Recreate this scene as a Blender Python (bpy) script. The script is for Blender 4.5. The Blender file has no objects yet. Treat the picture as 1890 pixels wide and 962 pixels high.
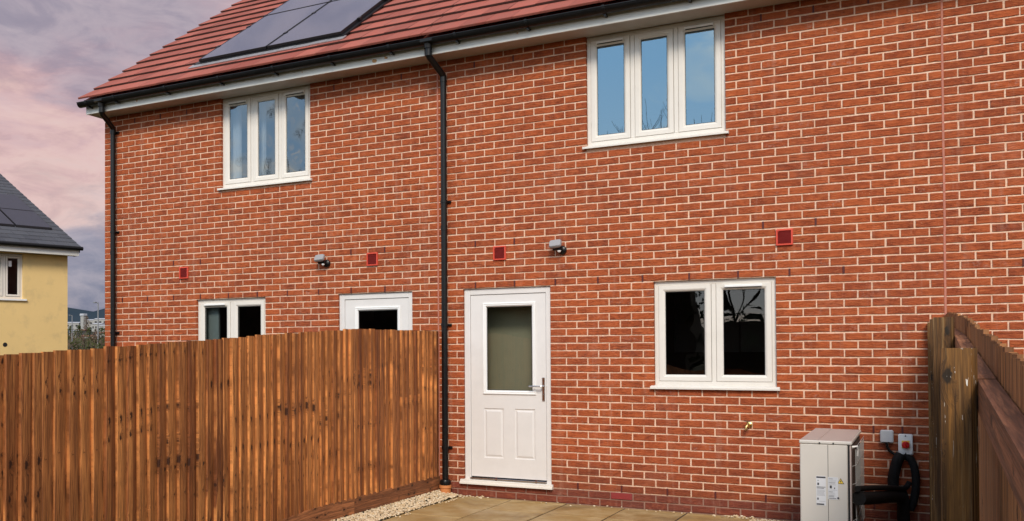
import bpy, math, random
from mathutils import Vector, Matrix
random.seed(7)
R=math.radians
S=bpy.context.scene
COL=S.collection
# ------------------------------------------------------------------ helpers
class MB:
    """collects faces in world coordinates and links them as one mesh object"""
    def __init__(s): s.v=[];s.f=[];s.m=[];s.t=[];s.uv=[]
    def face(s,pts,mi=0,tint=(0,0,0),uv=None):
        b=len(s.v); s.v.extend([tuple(p) for p in pts]); n=len(pts)
        s.f.append(tuple(range(b,b+n))); s.m.append(mi); s.t.append(tint)
        s.uv.append(uv if uv else [(p[1],p[2]) for p in pts])
    def poly(s,V,F,mi=0,tint=(0,0,0)):
        b=len(s.v); s.v.extend([tuple(p) for p in V])
        for f in F:
            s.f.append(tuple(b+i for i in f)); s.m.append(mi); s.t.append(tint)
            s.uv.append([(V[i][1],V[i][2]) for i in f])
    def box(s,x0,x1,y0,y1,z0,z1,mi=0,ch=0,tint=(0,0,0)):
        if ch<=0:
            V=[(x,y,z) for z in(z0,z1) for y in(y0,y1) for x in(x0,x1)]
            s.poly(V,[(0,2,3,1),(4,5,7,6),(0,1,5,4),(2,6,7,3),(0,4,6,2),(1,3,7,5)],mi,tint); return
        c=min(ch,(x1-x0)*.45,(y1-y0)*.45,(z1-z0)*.45)
        V=[];idx={}
        X=(x0,x1);Y=(y0,y1);Z=(z0,z1)
        for i in(0,1):
            for j in(0,1):
                for k in(0,1):
                    sx,sy,sz=(1-2*i)*c,(1-2*j)*c,(1-2*k)*c
                    idx[i,j,k,0]=len(V);V.append((X[i],Y[j]+sy,Z[k]+sz))
                    idx[i,j,k,1]=len(V);V.append((X[i]+sx,Y[j],Z[k]+sz))
                    idx[i,j,k,2]=len(V);V.append((X[i]+sx,Y[j]+sy,Z[k]))
        F=[]
        q=[(0,0),(0,1),(1,1),(1,0)]
        for i in(0,1):
            f=[idx[i,a,b,0] for a,b in q];F.append(f if i else f[::-1])
            f=[idx[a,i,b,1] for a,b in q];F.append(f[::-1] if i else f)
            f=[idx[a,b,i,2] for a,b in q];F.append(f if i else f[::-1])
        for a in(0,1):
            for b in(0,1):
                F.append([idx[0,a,b,1],idx[1,a,b,1],idx[1,a,b,2],idx[0,a,b,2]])
                F.append([idx[a,0,b,0],idx[a,1,b,0],idx[a,1,b,2],idx[a,0,b,2]])
                F.append([idx[a,b,0,0],idx[a,b,1,0],idx[a,b,1,1],idx[a,b,0,1]])
        for i in(0,1):
            for j in(0,1):
                for k in(0,1): F.append([idx[i,j,k,0],idx[i,j,k,1],idx[i,j,k,2]])
        s.poly(V,F,mi,tint)
    def ring(s,x0,x1,z0,z1,prof,mi=0):
        """mitred rectangular ring facing -y; prof = list of (inset,y)"""
        L=[]
        for d,y in prof: L.append([(x0+d,y,z0+d),(x1-d,y,z0+d),(x1-d,y,z1-d),(x0+d,y,z1-d)])
        for a,b in zip(L,L[1:]):
            for i in range(4):
                j=(i+1)%4; s.face([a[i],a[j],b[j],b[i]],mi)
    def tube(s,path,r,n=16,mi=0,cap=True,flat=1.0,tint=(0,0,0)):
        P=[Vector(p) for p in path]; rs=r if isinstance(r,(list,tuple)) else [r]*len(P)
        rings=[]; up=None
        for i,p in enumerate(P):
            t=(P[min(i+1,len(P)-1)]-P[max(i-1,0)]).normalized()
            if up is None:
                a=Vector((0,0,1)) if abs(t.z)<.9 else Vector((0,1,0))
                up=(a-t*a.dot(t)).normalized()
            else: up=(up-t*up.dot(t)).normalized()
            sd=t.cross(up)
            rings.append([p+(up*math.cos(k*2*math.pi/n)+sd*flat*math.sin(k*2*math.pi/n))*rs[i] for k in range(n)])
        V=[q for rg in rings for q in rg];F=[]
        for i in range(len(P)-1):
            for k in range(n):
                a=i*n+k;b=i*n+(k+1)%n;F.append((a,b,b+n,a+n))
        if cap: F.append(tuple(range(n))[::-1]);F.append(tuple((len(P)-1)*n+k for k in range(n)))
        s.poly(V,F,mi,tint)
    def lathe(s,c,prof,axis='z',n=24,mi=0):
        """prof list of (r,h) along axis from c"""
        V=[];F=[]
        for r,h in prof:
            for k in range(n):
                a=2*math.pi*k/n;ca,sa=r*math.cos(a),r*math.sin(a)
                V.append({'z':(c[0]+ca,c[1]+sa,c[2]+h),'y':(c[0]+ca,c[1]-h,c[2]+sa),'x':(c[0]+h,c[1]+ca,c[2]+sa)}[axis])
        for i in range(len(prof)-1):
            for k in range(n):
                a=i*n+k;b=i*n+(k+1)%n;F.append((a,b,b+n,a+n))
        s.poly(V,F,mi)
    def xf(s,M,start=0):
        for i in range(start,len(s.v)): s.v[i]=tuple(M@Vector(s.v[i]))
    def build(s,name,mats,parent=None,smooth=None,label=None,local=False):
        me=bpy.data.meshes.new(name)
        o=bpy.data.objects.new(name,me);COL.objects.link(o)
        off=Vector((0,0,0))
        if parent is not None:
            o.parent=parent
            if not local:
                p=parent
                while p is not None: off+=p.location;p=p.parent
        me.from_pydata([tuple(Vector(p)-off) for p in s.v],[],s.f)
        if not isinstance(mats,(list,tuple)): mats=[mats]
        for m in mats: me.materials.append(m)
        me.polygons.foreach_set('material_index',s.m)
        at=me.attributes.new('tint','FLOAT_COLOR','FACE')
        buf=[]
        for t in s.t: buf.extend((t[0],t[1],t[2],1))
        at.data.foreach_set('color',buf)
        uv=me.uv_layers.new(name='UVMap');fl=[]
        for u in s.uv:
            for a in u: fl.extend(a)
        uv.data.foreach_set('uv',fl)
        if smooth is not None:
            me.polygons.foreach_set('use_smooth',[True]*len(me.polygons))
            me.set_sharp_from_angle(angle=R(smooth))
        me.update()
        if label: o['label']=label
        return o
def thing(name,label,cat,loc=(0,0,0),rz=0,group=None):
    o=bpy.data.objects.new(name,None);COL.objects.link(o);o.empty_display_size=.2
    o.location=loc;o.rotation_euler=(0,0,rz);o['label']=label;o['category']=cat
    if group:o['group']=group
    return o
def tag(o,label,cat,group=None,kind=None):
    o['label']=label;o['category']=cat
    if group:o['group']=group
    if kind:o['kind']=kind
    return o
def struct(o,label=None): 
    o['kind']='structure'
    if label:o['label']=label
    return o
# ------------------------------------------------------------------ node helpers
def lin(h):
    h=h.lstrip('#');c=[int(h[i:i+2],16)/255 for i in(0,2,4)]
    return tuple((x/12.92 if x<=.04045 else((x+.055)/1.055)**2.4) for x in c)
class NT:
    def __init__(s,name):
        s.mat=bpy.data.materials.new(name);s.mat.use_nodes=True;s.t=s.mat.node_tree;s.t.nodes.clear()
        s.out=s.n('ShaderNodeOutputMaterial');s.b=s.n('ShaderNodeBsdfPrincipled')
        s.l(s.b.outputs[0],s.out.inputs[0])
    def n(s,t,**k):
        n=s.t.nodes.new(t)
        for a,b in k.items(): setattr(n,a,b)
        return n
    def l(s,a,b): s.t.links.new(a,b)
    def set(s,nd,i,v):
        if hasattr(v,'is_output'): s.l(v,nd.inputs[i])
        else:
            inp=nd.inputs[i]
            if inp.type=='RGBA' and len(v)==3: v=(*v,1)
            inp.default_value=v
    def math(s,op,a,b=0,c=0,clamp=False):
        n=s.n('ShaderNodeMath',operation=op,use_clamp=clamp)
        for i,v in enumerate((a,b,c)): s.set(n,i,v)
        return n.outputs[0]
    def noise(s,vec,scale,detail=3,rough=.5,dist=0,dim='3D'):
        n=s.n('ShaderNodeTexNoise',noise_dimensions=dim)
        if vec is not None: s.l(vec,n.inputs['Vector'])
        n.inputs['Scale'].default_value=scale;n.inputs['Detail'].default_value=detail
        n.inputs['Roughness'].default_value=rough;n.inputs['Distortion'].default_value=dist
        return n.outputs['Fac']
    def vor(s,vec,scale,feature='F1',out='Distance',rand=1):
        n=s.n('ShaderNodeTexVoronoi',feature=feature);s.l(vec,n.inputs['Vector'])
        n.inputs['Scale'].default_value=scale;n.inputs['Randomness'].default_value=rand
        return n.outputs[out]
    def map(s,vec,scale=(1,1,1),loc=(0,0,0),rot=(0,0,0)):
        n=s.n('ShaderNodeMapping');s.l(vec,n.inputs[0]);n.inputs['Scale'].default_value=scale
        s.set(n,'Location',loc);n.inputs['Rotation'].default_value=rot
        return n.outputs[0]
    def rng(s,v,a,b,c=0,d=1,smooth=False):
        n=s.n('ShaderNodeMapRange',interpolation_type='SMOOTHSTEP' if smooth else 'LINEAR')
        s.l(v,n.inputs[0])
        for i,x in enumerate((a,b,c,d)): s.set(n,i+1,x)
        return n.outputs[0]
    def mix(s,f,a,b,mode='MIX'):
        n=s.n('ShaderNodeMix',data_type='RGBA',blend_type=mode)
        s.set(n,0,f)
        for i,v in((6,a),(7,b)):
            if hasattr(v,'is_output'): s.l(v,n.inputs[i])
            else: n.inputs[i].default_value=(*v,1) if len(v)==3 else v
        return n.outputs[2]
    def geo(s): return s.n('ShaderNodeNewGeometry').outputs['Position']
    def obj(s): return s.n('ShaderNodeTexCoord').outputs['Object']
    def tint(s):
        a=s.n('ShaderNodeAttribute',attribute_name='tint');x=s.n('ShaderNodeSeparateColor');s.l(a.outputs['Color'],x.inputs[0])
        return x.outputs[0],x.outputs[1],x.outputs[2],a.outputs['Vector']
    def bump(s,h,strength=.5,dist=.01):
        n=s.n('ShaderNodeBump');s.l(h,n.inputs['Height']);s.set(n,'Strength',strength);n.inputs['Distance'].default_value=dist
        s.l(n.outputs[0],s.b.inputs['Normal']);return n
    def fin(s,col=None,rough=None,metal=None,spec=None):
        if col is not None:s.set(s.b,'Base Color',col)
        if rough is not None:s.set(s.b,'Roughness',rough)
        if metal is not None:s.set(s.b,'Metallic',metal)
        if spec is not None:s.set(s.b,'Specular IOR Level',spec)
        return s.mat
def simple(name,col,rough=.5,metal=0,spec=.5,var=.08,scale=12,bump=0,dirt=None):
    k=NT(name);p=k.geo();f=k.noise(p,scale,4,.6)
    c=k.mix(f,tuple(x*(1-var) for x in col),tuple(min(1,x*(1+var)) for x in col))
    if dirt:
        g=k.rng(k.noise(p,3.1,5,.65),.52,.75,0,dirt[1]);c=k.mix(g,c,dirt[0])
    if bump: k.bump(k.noise(p,scale*12,3,.6),bump,.003)
    r=k.rng(f,.3,.7,rough*.85,min(1,rough*1.15))
    return k.fin(c,r,metal,spec)
# ------------------------------------------------------------------ materials
def m_brick(name,ca,cb,cc,dirty=0):
    k=NT(name);t1,t2,t3,tv=k.tint();p=k.geo()
    off=k.n('ShaderNodeVectorMath',operation='SCALE');k.l(tv,off.inputs[0]);off.inputs[3].default_value=37
    pv=k.n('ShaderNodeVectorMath',operation='ADD');k.l(p,pv.inputs[0]);k.l(off.outputs[0],pv.inputs[1]);q=pv.outputs[0]
    c=k.mix(t1,ca,cb)
    c=k.mix(k.rng(t2,.93,1.0,0,.7),c,cc)
    # large uneven zones of firing, mid mottling, sanded grain
    c=k.mix(k.math('MULTIPLY',k.rng(k.noise(q,9,3,.6),.40,.68),.5),c,tuple(x*1.45 for x in ca))
    sw=k.noise(k.map(q,(7,30,30)),1.0,4,.62,2.2)
    cre=k.rng(sw,.52,.64)
    c=k.mix(k.math('MULTIPLY',k.rng(sw,.34,.47,1,0),.55),c,tuple(x*.40 for x in cb));c=k.mix(k.math('MULTIPLY',cre,.38),c,(.50,.16,.055))
    c=k.mix(k.math('MULTIPLY',k.rng(k.noise(q,210,2,.6),.45,.75),.35),c,tuple(min(1,x*1.7+.02) for x in ca))
    # lime bloom / mortar smears on a few bricks, chips
    lime=k.math('MULTIPLY',k.rng(k.noise(q,26,5,.7),.53,.68),k.rng(t3,.90-dirty*.35,1.0,0,.55))
    c=k.mix(lime,c,(.50,.30,.24))
    chip=k.math('MULTIPLY',k.rng(k.noise(q,75,2,.5),.72,.76),.8)
    c=k.mix(chip,c,(.55,.27,.17))
    c=k.mix(k.math('MULTIPLY',k.rng(k.noise(p,.8,4,.6),.35,.7),.30),c,(.20,.05,.032));c=k.mix(k.math('MULTIPLY',k.rng(k.noise(p,1.7,6,.75),.56,.72),.22),c,(.46,.22,.15))
    sx_=k.n('ShaderNodeSeparateXYZ');k.l(p,sx_.inputs[0]);wv=k.math('ADD',sx_.outputs[2],k.math('MULTIPLY',k.noise(p,2.6,5,.7),-.9))
    c=k.mix(k.rng(wv,-.25,.05,.45,0),c,(.11,.035,.022))
    dr=k.noise(k.map(p,(9,9,.55)),1,4,.7,.3);c=k.mix(k.math('MULTIPLY',k.rng(dr,.56,.70),.22),c,(.50,.27,.19))
    h=k.math('ADD',k.math('MULTIPLY',sw,1.0),k.math('MULTIPLY',k.noise(q,160,3,.6),.25))
    k.bump(h,.9,.012)
    return k.fin(c,.88,0,.25)
BR=dict(
 brick=m_brick('red facing brick',(.370,.083,.024),(.225,.044,.014),(.145,.033,.018)),
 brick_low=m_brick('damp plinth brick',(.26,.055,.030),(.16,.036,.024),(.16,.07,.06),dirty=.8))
k=NT('cream mortar');p=k.geo();c=k.mix(k.rng(k.noise(p,1.6,5,.65),.35,.7),(.76,.50,.345),(.56,.34,.235))
c=k.mix(k.rng(k.noise(p,55,3,.6),.45,.7),c,(.78,.58,.46));k.bump(k.noise(p,180,3,.7),.5,.004)
MORT=k.fin(c,.95,0,.1)
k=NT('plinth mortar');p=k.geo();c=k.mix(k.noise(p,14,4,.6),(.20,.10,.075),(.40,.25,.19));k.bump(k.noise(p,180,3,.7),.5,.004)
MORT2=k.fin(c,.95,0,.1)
WEEP=simple('dark red weep vent',(.075,.008,.007),.6)
def m_upvc(name,col,dirt=.25):
    k=NT(name);p=k.geo();f=k.noise(p,7,5,.65)
    c=k.mix(k.rng(f,.4,.7,0,.35),col,tuple(x*.86 for x in col))
    c=k.mix(k.rng(k.noise(p,2.2,6,.7),.55,.78,0,dirt),c,(.42,.38,.32))
    k.bump(k.noise(p,260,2,.5),.12,.002)
    return k.fin(c,k.rng(f,.3,.7,.28,.42),0,.5)
UPVC=m_upvc('off white upvc',(.72,.685,.63))
DOORW=m_upvc('white composite door',(.70,.68,.665),.1)
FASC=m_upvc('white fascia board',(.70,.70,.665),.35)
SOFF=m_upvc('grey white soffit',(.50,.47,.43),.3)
GASK=simple('black gasket',(.012,.012,.013),.5)
BLACK=simple('black rainwater plastic',(.006,.006,.0065),.33,0,.32,.3,20)
def m_glass(name,refl,tint=(.8,.86,.88),wav=.02,rcol=(1,1,1)):
    k=NT(name);k.t.nodes.remove(k.b);p=k.geo()
    tr=k.n('ShaderNodeBsdfTransparent');tr.inputs[0].default_value=(*tint,1)
    gl=k.n('ShaderNodeBsdfGlossy');gl.inputs['Roughness'].default_value=.004;gl.inputs[0].default_value=(*rcol,1)
    lw=k.n('ShaderNodeLayerWeight');lw.inputs[0].default_value=.28
    f=k.rng(lw.outputs['Fresnel'],0,1,refl,1)
    bm=k.n('ShaderNodeBump');k.l(k.noise(p,1.9,1,.4),bm.inputs['Height']);bm.inputs['Strength'].default_value=wav;bm.inputs['Distance'].default_value=.5
    k.l(bm.outputs[0],gl.inputs['Normal'])
    mx=k.n('ShaderNodeMixShader');k.l(f,mx.inputs[0]);k.l(tr.outputs[0],mx.inputs[1]);k.l(gl.outputs[0],mx.inputs[2]);k.l(mx.outputs[0],k.out.inputs[0])
    return k.mat
GLASS=m_glass('double glazed glass',.34,(.70,.78,.80),.004,(.62,.86,1))
GLASSG=m_glass('ground floor glass',.06,(.62,.66,.66),.012)
GLASSN=m_glass('neighbour glass',.025,(.85,.9,.95),.01)
GLASSU=m_glass('wavy upstairs glass',.17,(.78,.84,.86),.13,(.82,.92,1))
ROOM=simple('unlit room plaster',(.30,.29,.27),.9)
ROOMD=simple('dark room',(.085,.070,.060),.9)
HALL=simple('hall backing paint',(.42,.42,.34),.9)
def m_tile(name,a,b,moss=(.20,.10,.08)):
    k=NT(name);t1,t2,t3,tv=k.tint();p=k.geo()
    c=k.mix(t1,a,b);c=k.mix(k.math('MULTIPLY',k.rng(k.noise(p,5,5,.65),.4,.7),.4),c,moss)
    c=k.mix(k.math('MULTIPLY',k.rng(k.noise(p,120,2,.6),.5,.8),.3),c,tuple(min(1,x*1.6) for x in a))
    k.bump(k.noise(p,90,3,.6),.35,.004)
    return k.fin(c,.8,0,.3)
TILE=m_tile('red concrete tile',(.39,.108,.078),(.25,.062,.045))
TSHADE=simple('tile edge shade',(.055,.022,.018),.9)  # shadow line of each tile course put into the edge colour
SLATE=m_tile('grey slate tile',(.075,.080,.095),(.05,.053,.066),(.09,.09,.10))
k=NT('solar cell glass');p=k.geo();c=k.mix(k.noise(p,4,3,.5),(.012,.014,.028),(.022,.024,.042))
k.b.inputs['Coat Weight'].default_value=1;k.b.inputs['Coat Roughness'].default_value=.03;k.b.inputs['Coat IOR'].default_value=3.2
k.b.inputs['Coat Tint'].default_value=(.60,.72,1,1)
SOLAR=k.fin(c,.25,0,.8)
k=NT('far solar glass');p=k.geo();c=k.mix(k.noise(p,4,3,.5),(.018,.019,.032),(.028,.030,.048));SOLARF=k.fin(c,.35,0,.5)
PFR=simple('black panel frame',(.008,.008,.010),.4)
FLASH=simple('silver flashing',(.52,.53,.55),.38,.7,.5,.2,30)
# wood: uv = (metres across board + offset, height)
def m_wood(name,a,b,dark,wet=.55,green=0,blotch=.55):
    k=NT(name);t1,t2,t3,tv=k.tint();u=k.n('ShaderNodeUVMap').outputs[0]
    oc=k.n('ShaderNodeCombineXYZ');k.l(t3,oc.inputs[0]);k.l(t2,oc.inputs[1])
    off=k.n('ShaderNodeVectorMath',operation='SCALE');k.l(oc.outputs[0],off.inputs[0]);off.inputs[3].default_value=23
    ad=k.n('ShaderNodeVectorMath',operation='ADD');k.l(u,ad.inputs[0]);k.l(off.outputs[0],ad.inputs[1]);q=ad.outputs[0]
    # knots
    wv=k.n('ShaderNodeVectorMath',operation='ADD');k.l(q,wv.inputs[0])
    wc=k.n('ShaderNodeCombineXYZ');k.l(k.math('MULTIPLY',k.math('SUBTRACT',k.noise(q,38,2,.6),.5),.030),wc.inputs[0]);k.l(k.math('MULTIPLY',k.math('SUBTRACT',k.noise(q,29,2,.6),.5),.05),wc.inputs[1]);k.l(wc.outputs[0],wv.inputs[1])
    kq=k.map(wv.outputs[0],(13,6.4,1));wq=k.n('ShaderNodeTexVoronoi',feature='F1',voronoi_dimensions='2D');k.l(kq,wq.inputs[0]);wq.inputs['Scale'].default_value=1;wq.inputs['Randomness'].default_value=.9
    sel=k.n('ShaderNodeSeparateColor');k.l(wq.outputs['Color'],sel.inputs[0])
    sz=k.rng(sel.outputs[0],.45,1.0,0,.21)
    kn=k.math('SUBTRACT',sz,wq.outputs['Distance']);knot=k.rng(kn,0,.075,0,1)
    halo=k.rng(k.math('SUBTRACT',k.math('MULTIPLY',sz,2.6),wq.outputs['Distance']),0,.30,0,1)
    halo=k.math('MULTIPLY',halo,k.rng(sz,.0,.03))
    # grain warped near knots
    gq=k.map(q,(95,2.3,1));dn=k.n('ShaderNodeVectorMath',operation='ADD');k.l(gq,dn.inputs[0])
    cb=k.n('ShaderNodeCombineXYZ');k.l(k.math('MULTIPLY',halo,2.5),cb.inputs[0]);k.l(cb.outputs[0],dn.inputs[1])
    g=k.noise(dn.outputs[0],1,5,.6,.6)
    g2=k.noise(k.map(q,(22,.9,1)),1,4,.7,.9)
    c=k.mix(t1,a,b)
    c=k.mix(k.rng(g,.42,.60,0,.8),c,tuple(x*.42 for x in b))
    c=k.mix(k.rng(g2,.50,.66,0,.6),c,tuple(min(1,x*1.5) for x in a));fg=k.noise(k.map(q,(240,9,1)),1,3,.7,.4);c=k.mix(k.rng(fg,.50,.66,0,.5),c,tuple(x*.35 for x in b));c=k.mix(k.rng(k.noise(k.map(q,(30,3.4,1)),1,5,.75,1.2),.585,.66,0,.55),c,tuple(x*.5 for x in b))
    c=k.mix(k.rng(k.noise(k.map(q,(5,1.1,1)),1,5,.7),.55,.78,0,blotch),c,tuple(x*.4 for x in b))
    c=k.mix(k.math('MULTIPLY',halo,.32),c,tuple(x*.45 for x in b))
    c=k.mix(k.math('MULTIPLY',knot,.95),c,dark)
    if green:
        c=k.mix(k.rng(k.noise(k.map(q,(40,1.2,1)),1,4,.7),.55,.70,0,.8),c,(.38,.23,.095))
        sp=k.math('MULTIPLY',k.rng(k.noise(k.map(q,(75,16,1)),1,3,.7,.8),.665,.69),k.rng(k.noise(k.map(q,(5,1.5,1)),1,2),.5,.6))
        c=k.mix(sp,c,(.75,.72,.66))
    h=k.math('ADD',g,k.math('MULTIPLY',halo,.6));k.bump(h,.6,.004)
    return k.fin(c,k.rng(g2,.3,.7,wet,wet+.25),0,.35)
WOOD=m_wood('brown treated featheredge',(.70,.275,.078),(.255,.078,.023),(.036,.011,.005))
GRAV=m_wood('darker gravel board',(.42,.165,.065),(.24,.088,.036),(.02,.007,.004))
WOODR=m_wood('weathered rear boards',(.42,.185,.068),(.20,.078,.028),(.03,.014,.008))
RAILM=m_wood('sawn rail timber',(.36,.150,.070),(.22,.085,.042),(.05,.02,.012),blotch=.15)
POST=m_wood('green brown treated post',(.23,.105,.024),(.080,.034,.009),(.016,.010,.005),.5,green=1)
# paving
k=NT('sandy paving slab');t1,t2,t3,tv=k.tint();p=k.geo()
c=k.mix(t1,(.37,.235,.085),(.27,.168,.060));c=k.mix(k.rng(k.noise(p,3.2,5,.65),.42,.68,0,.75),c,(.50,.38,.20))
c=k.mix(k.rng(k.noise(p,1.3,4,.7),.55,.72,0,.5),c,(.10,.065,.035));c=k.mix(k.rng(k.noise(p,300,2,.6),.5,.8,0,.35),c,(.45,.34,.2))
k.bump(k.noise(p,60,5,.65),.4,.004);SLAB=k.fin(c,k.rng(k.noise(p,1.9,4,.6),.4,.65,.45,.85),0,.4)
k=NT('pale pea shingle');t1,t2,t3,tv=k.tint();p=k.geo()
c=k.mix(t1,(.56,.40,.22),(.72,.62,.46));c=k.mix(k.rng(t2,.8,1,0,.8),c,(.33,.22,.13));PEB=k.fin(c,.7,0,.35)
k=NT('garden ground');p=k.geo();c=k.mix(k.noise(p,.7,6,.7),(.030,.040,.014),(.075,.060,.032))
c=k.mix(k.rng(k.noise(p,.03,5,.6),.4,.7),c,(.05,.055,.025));k.bump(k.noise(p,8,5,.7),.6,.03);GROUND=k.fin(c,.95,0,.2)
k=NT('haze blue hillside');p=k.geo();c=k.mix(k.noise(p,.012,6,.7),(.022,.040,.060),(.045,.062,.078));HILL=k.fin(c,1,0,0)  # distance haze put into the bluish base colour
LIGHTG=simple('light grey plastic',(.30,.30,.31),.42,0,.5,.05)
WHITEP=simple('white plastic',(.80,.80,.79),.35,0,.5,.03)
HPW=simple('warm white painted steel',(.60,.565,.52),.42,0,.5,.05,3)
HPTOP=simple('dusty top panel',(.46,.375,.34),.55,0,.4,.12,9)
DARK=simple('dark interior',(.012,.011,.012),.5)
FIN=simple('coil fins',(.10,.065,.055),.4,.5)
WIREM=simple('grey wire guard',(.50,.50,.49),.4,.2)
REDP=simple('red plastic',(.55,.012,.012),.3)
YEL=simple('yellow plate',(.80,.55,.05),.45)
INK=simple('label ink',(.05,.05,.06),.7)
INKG=simple('label grey print',(.42,.43,.46),.7)
LABELW=simple('label paper',(.66,.67,.70),.6)
VRED=simple('terracotta vent plastic',(.62,.065,.035),.5)
VDRK=simple('vent louvre recess',(.30,.026,.024),.6)
TERRA=simple('clay pipe collar',(.55,.20,.06),.7)
BRASS=simple('brass',(.72,.55,.22),.3,1)
CHROME=simple('polished chrome',(.62,.60,.60),.15,1)
COPPER=simple('pink bare pipe',(.55,.30,.22),.5)
LAG=simple('black foam lagging',(.010,.009,.009),.75,0,.25,.4,60,bump=.6)
MAST=simple('mastic joint',(.44,.17,.12),.7,0,.3,.3,6)
REND=simple('yellow render',(.76,.55,.245),.9,0,.15,.09,.9,bump=.6,dirt=((.42,.32,.18),.35))
GREYS=simple('galvanised steel',(.25,.26,.28),.5,.4)
BARK=simple('dark bark',(.045,.035,.028),.9,0,.2,.3,20)
LENS=simple('white sensor lens',(.85,.85,.85),.3)
# ------------------------------------------------------------------ brick walls
RH=.075;BL=.225
def brick_wall(mb,x0,x1,z0,z1,holes,weeps=(),tf=None,seed=1,depth=.105,low=.15,clip=None,jit=1.0):
    """bricks + mortar in plane y=0 facing -y. holes=(x0,x1,z0,z1). materials 0 brick,1 mortar,2 low brick,3 low mortar,4 weep"""
    rd=random.Random(seed);st=len(mb.v)
    r0=int(math.floor(z0/RH+1e-6));r1=int(math.ceil(z1/RH-1e-6))
    for r in range(r0,r1):
        za=max(z0,r*RH);zb=min(z1,r*RH+RH);offx=0 if r%2==0 else .5*BL
        segs=[(x0,x1)]
        for h in holes:
            if h[2]<(za+zb)/2<h[3]:
                ns=[]
                for a,b in segs:
                    if h[1]<=a or h[0]>=b: ns.append((a,b));continue
                    if h[0]>a: ns.append((a,h[0]))
                    if h[1]<b: ns.append((h[1],b))
                segs=ns
        for a,b in segs:
            kk=math.floor((a-offx)/BL)
            # merge slivers
            cuts=[a];x=(kk+1)*BL+offx
            while x<b-1e-6:
                if x-cuts[-1]>.06 or cuts[-1]!=a: cuts.append(x)
                x+=BL
            if b-cuts[-1]<.06 and len(cuts)>1: cuts.pop()
            cuts.append(b)
            for i in range(len(cuts)-1):
                g=.0066+rd.uniform(-.0016,.002)
                xa=cuts[i]+(g if i>0 else .0);xb=cuts[i+1]-(.0066+rd.uniform(-.0016,.002) if i<len(cuts)-2 else .0)
                zc=za+.0066;zd=zb-.0066
                if clip and not clip((xa+xb)/2,zd,xb-xa): continue
                dz=rd.uniform(-.0011,.0011)*jit;yy=rd.uniform(-.0022,.0012)
                n=4 if xb-xa>.15 else 2
                top=[(xa+(xb-xa)*j/n,zd+dz+rd.uniform(-.0019,.0019)*jit) for j in range(n+1)]
                bot=[(xa+(xb-xa)*j/n,zc+dz+rd.uniform(-.0019,.0019)*jit) for j in range(n+1)]
                ti=(rd.random(),rd.random(),rd.random())
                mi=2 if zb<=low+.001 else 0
                ins=.0028
                V=[];F=[]
                def pt(j,zz,y,ix,iz): return (zz[j][0]+(ix if j==0 else -ix if j==n else 0),y,zz[j][1]+iz)
                rows=[[pt(j,bot,.012,0,0) for j in range(n+1)],[pt(j,bot,yy+ins,0,0) for j in range(n+1)],[pt(j,bot,yy,ins,ins) for j in range(n+1)],
                      [pt(j,top,yy,ins,-ins) for j in range(n+1)],[pt(j,top,yy+ins,0,0) for j in range(n+1)],[pt(j,top,.012,0,0) for j in range(n+1)]]
                for rw in rows: V.extend(rw)
                m=n+1
                for q in range(5):
                    for j in range(n): F.append((q*m+j,q*m+j+1,(q+1)*m+j+1,(q+1)*m+j))
                # end faces, deep at openings
                for side,j in((0,0),(1,n)):
                    deep=(side==0 and i==0) or (side==1 and i==len(cuts)-2)
                    yb=depth if deep else .012
                    b0=len(V);xx=top[j][0]
                    V.extend([(xx,yb,bot[j][1]),(xx,yb,top[j][1])])
                    f=(b0,b0+1,4*m+j,1*m+j)
                    F.append(f if side==0 else f[::-1]);
                    c1=(1*m+j,4*m+j,3*m+j,2*m+j);F.append(c1[::-1] if side else c1)
                mb.poly(V,F,mi,ti)
    # mortar slab with holes
    xs=sorted(set([x0,x1]+[min(max(h[i],x0),x1) for h in holes for i in(0,1)]));zs=sorted(set([z0,z1]+([low] if z0<low<z1 else [])+[min(max(h[i],z0),z1) for h in holes for i in(2,3)]))
    ym=.0062;rec=.0015
    if clip: xs=[];zs=[]
    def inh(x,z): return any(h[0]<x<h[1] and h[2]<z<h[3] for h in holes)
    for xa,xb in zip(xs,xs[1:]):
        for za,zb in zip(zs,zs[1:]):
            cx,cz=(xa+xb)/2,(za+zb)/2
            if inh(cx,cz): continue
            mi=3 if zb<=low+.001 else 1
            if clip is None: mb.face([(xa,ym,za),(xb,ym,za),(xb,ym,zb),(xa,ym,zb)],mi)
            e=.001
            if xa<=x0+e or inh(xa-.002,cz): mb.face([(xa+rec,ym,za),(xa+rec,ym,zb),(xa+rec,depth,zb),(xa+rec,depth,za)],mi)
            if xb>=x1-e or inh(xb+.002,cz): mb.face([(xb-rec,ym,za),(xb-rec,ym,zb),(xb-rec,depth,zb),(xb-rec,depth,za)],mi)
            if inh(cx,za-.002): mb.face([(xa,ym,za+rec),(xb,ym,za+rec),(xb,depth,za+rec),(xa,depth,za+rec)],mi)
            if inh(cx,zb+.002): mb.face([(xa,ym,zb-rec),(xb,ym,zb-rec),(xb,depth,zb-rec),(xa,depth,zb-rec)],mi)
    for x,r in weeps:
        z=r*RH
        mb.box(x-.0078,x+.0078,-.003,.02,z+.005,z+.070,4)
    if tf is not None: mb.xf(tf,st)
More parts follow.
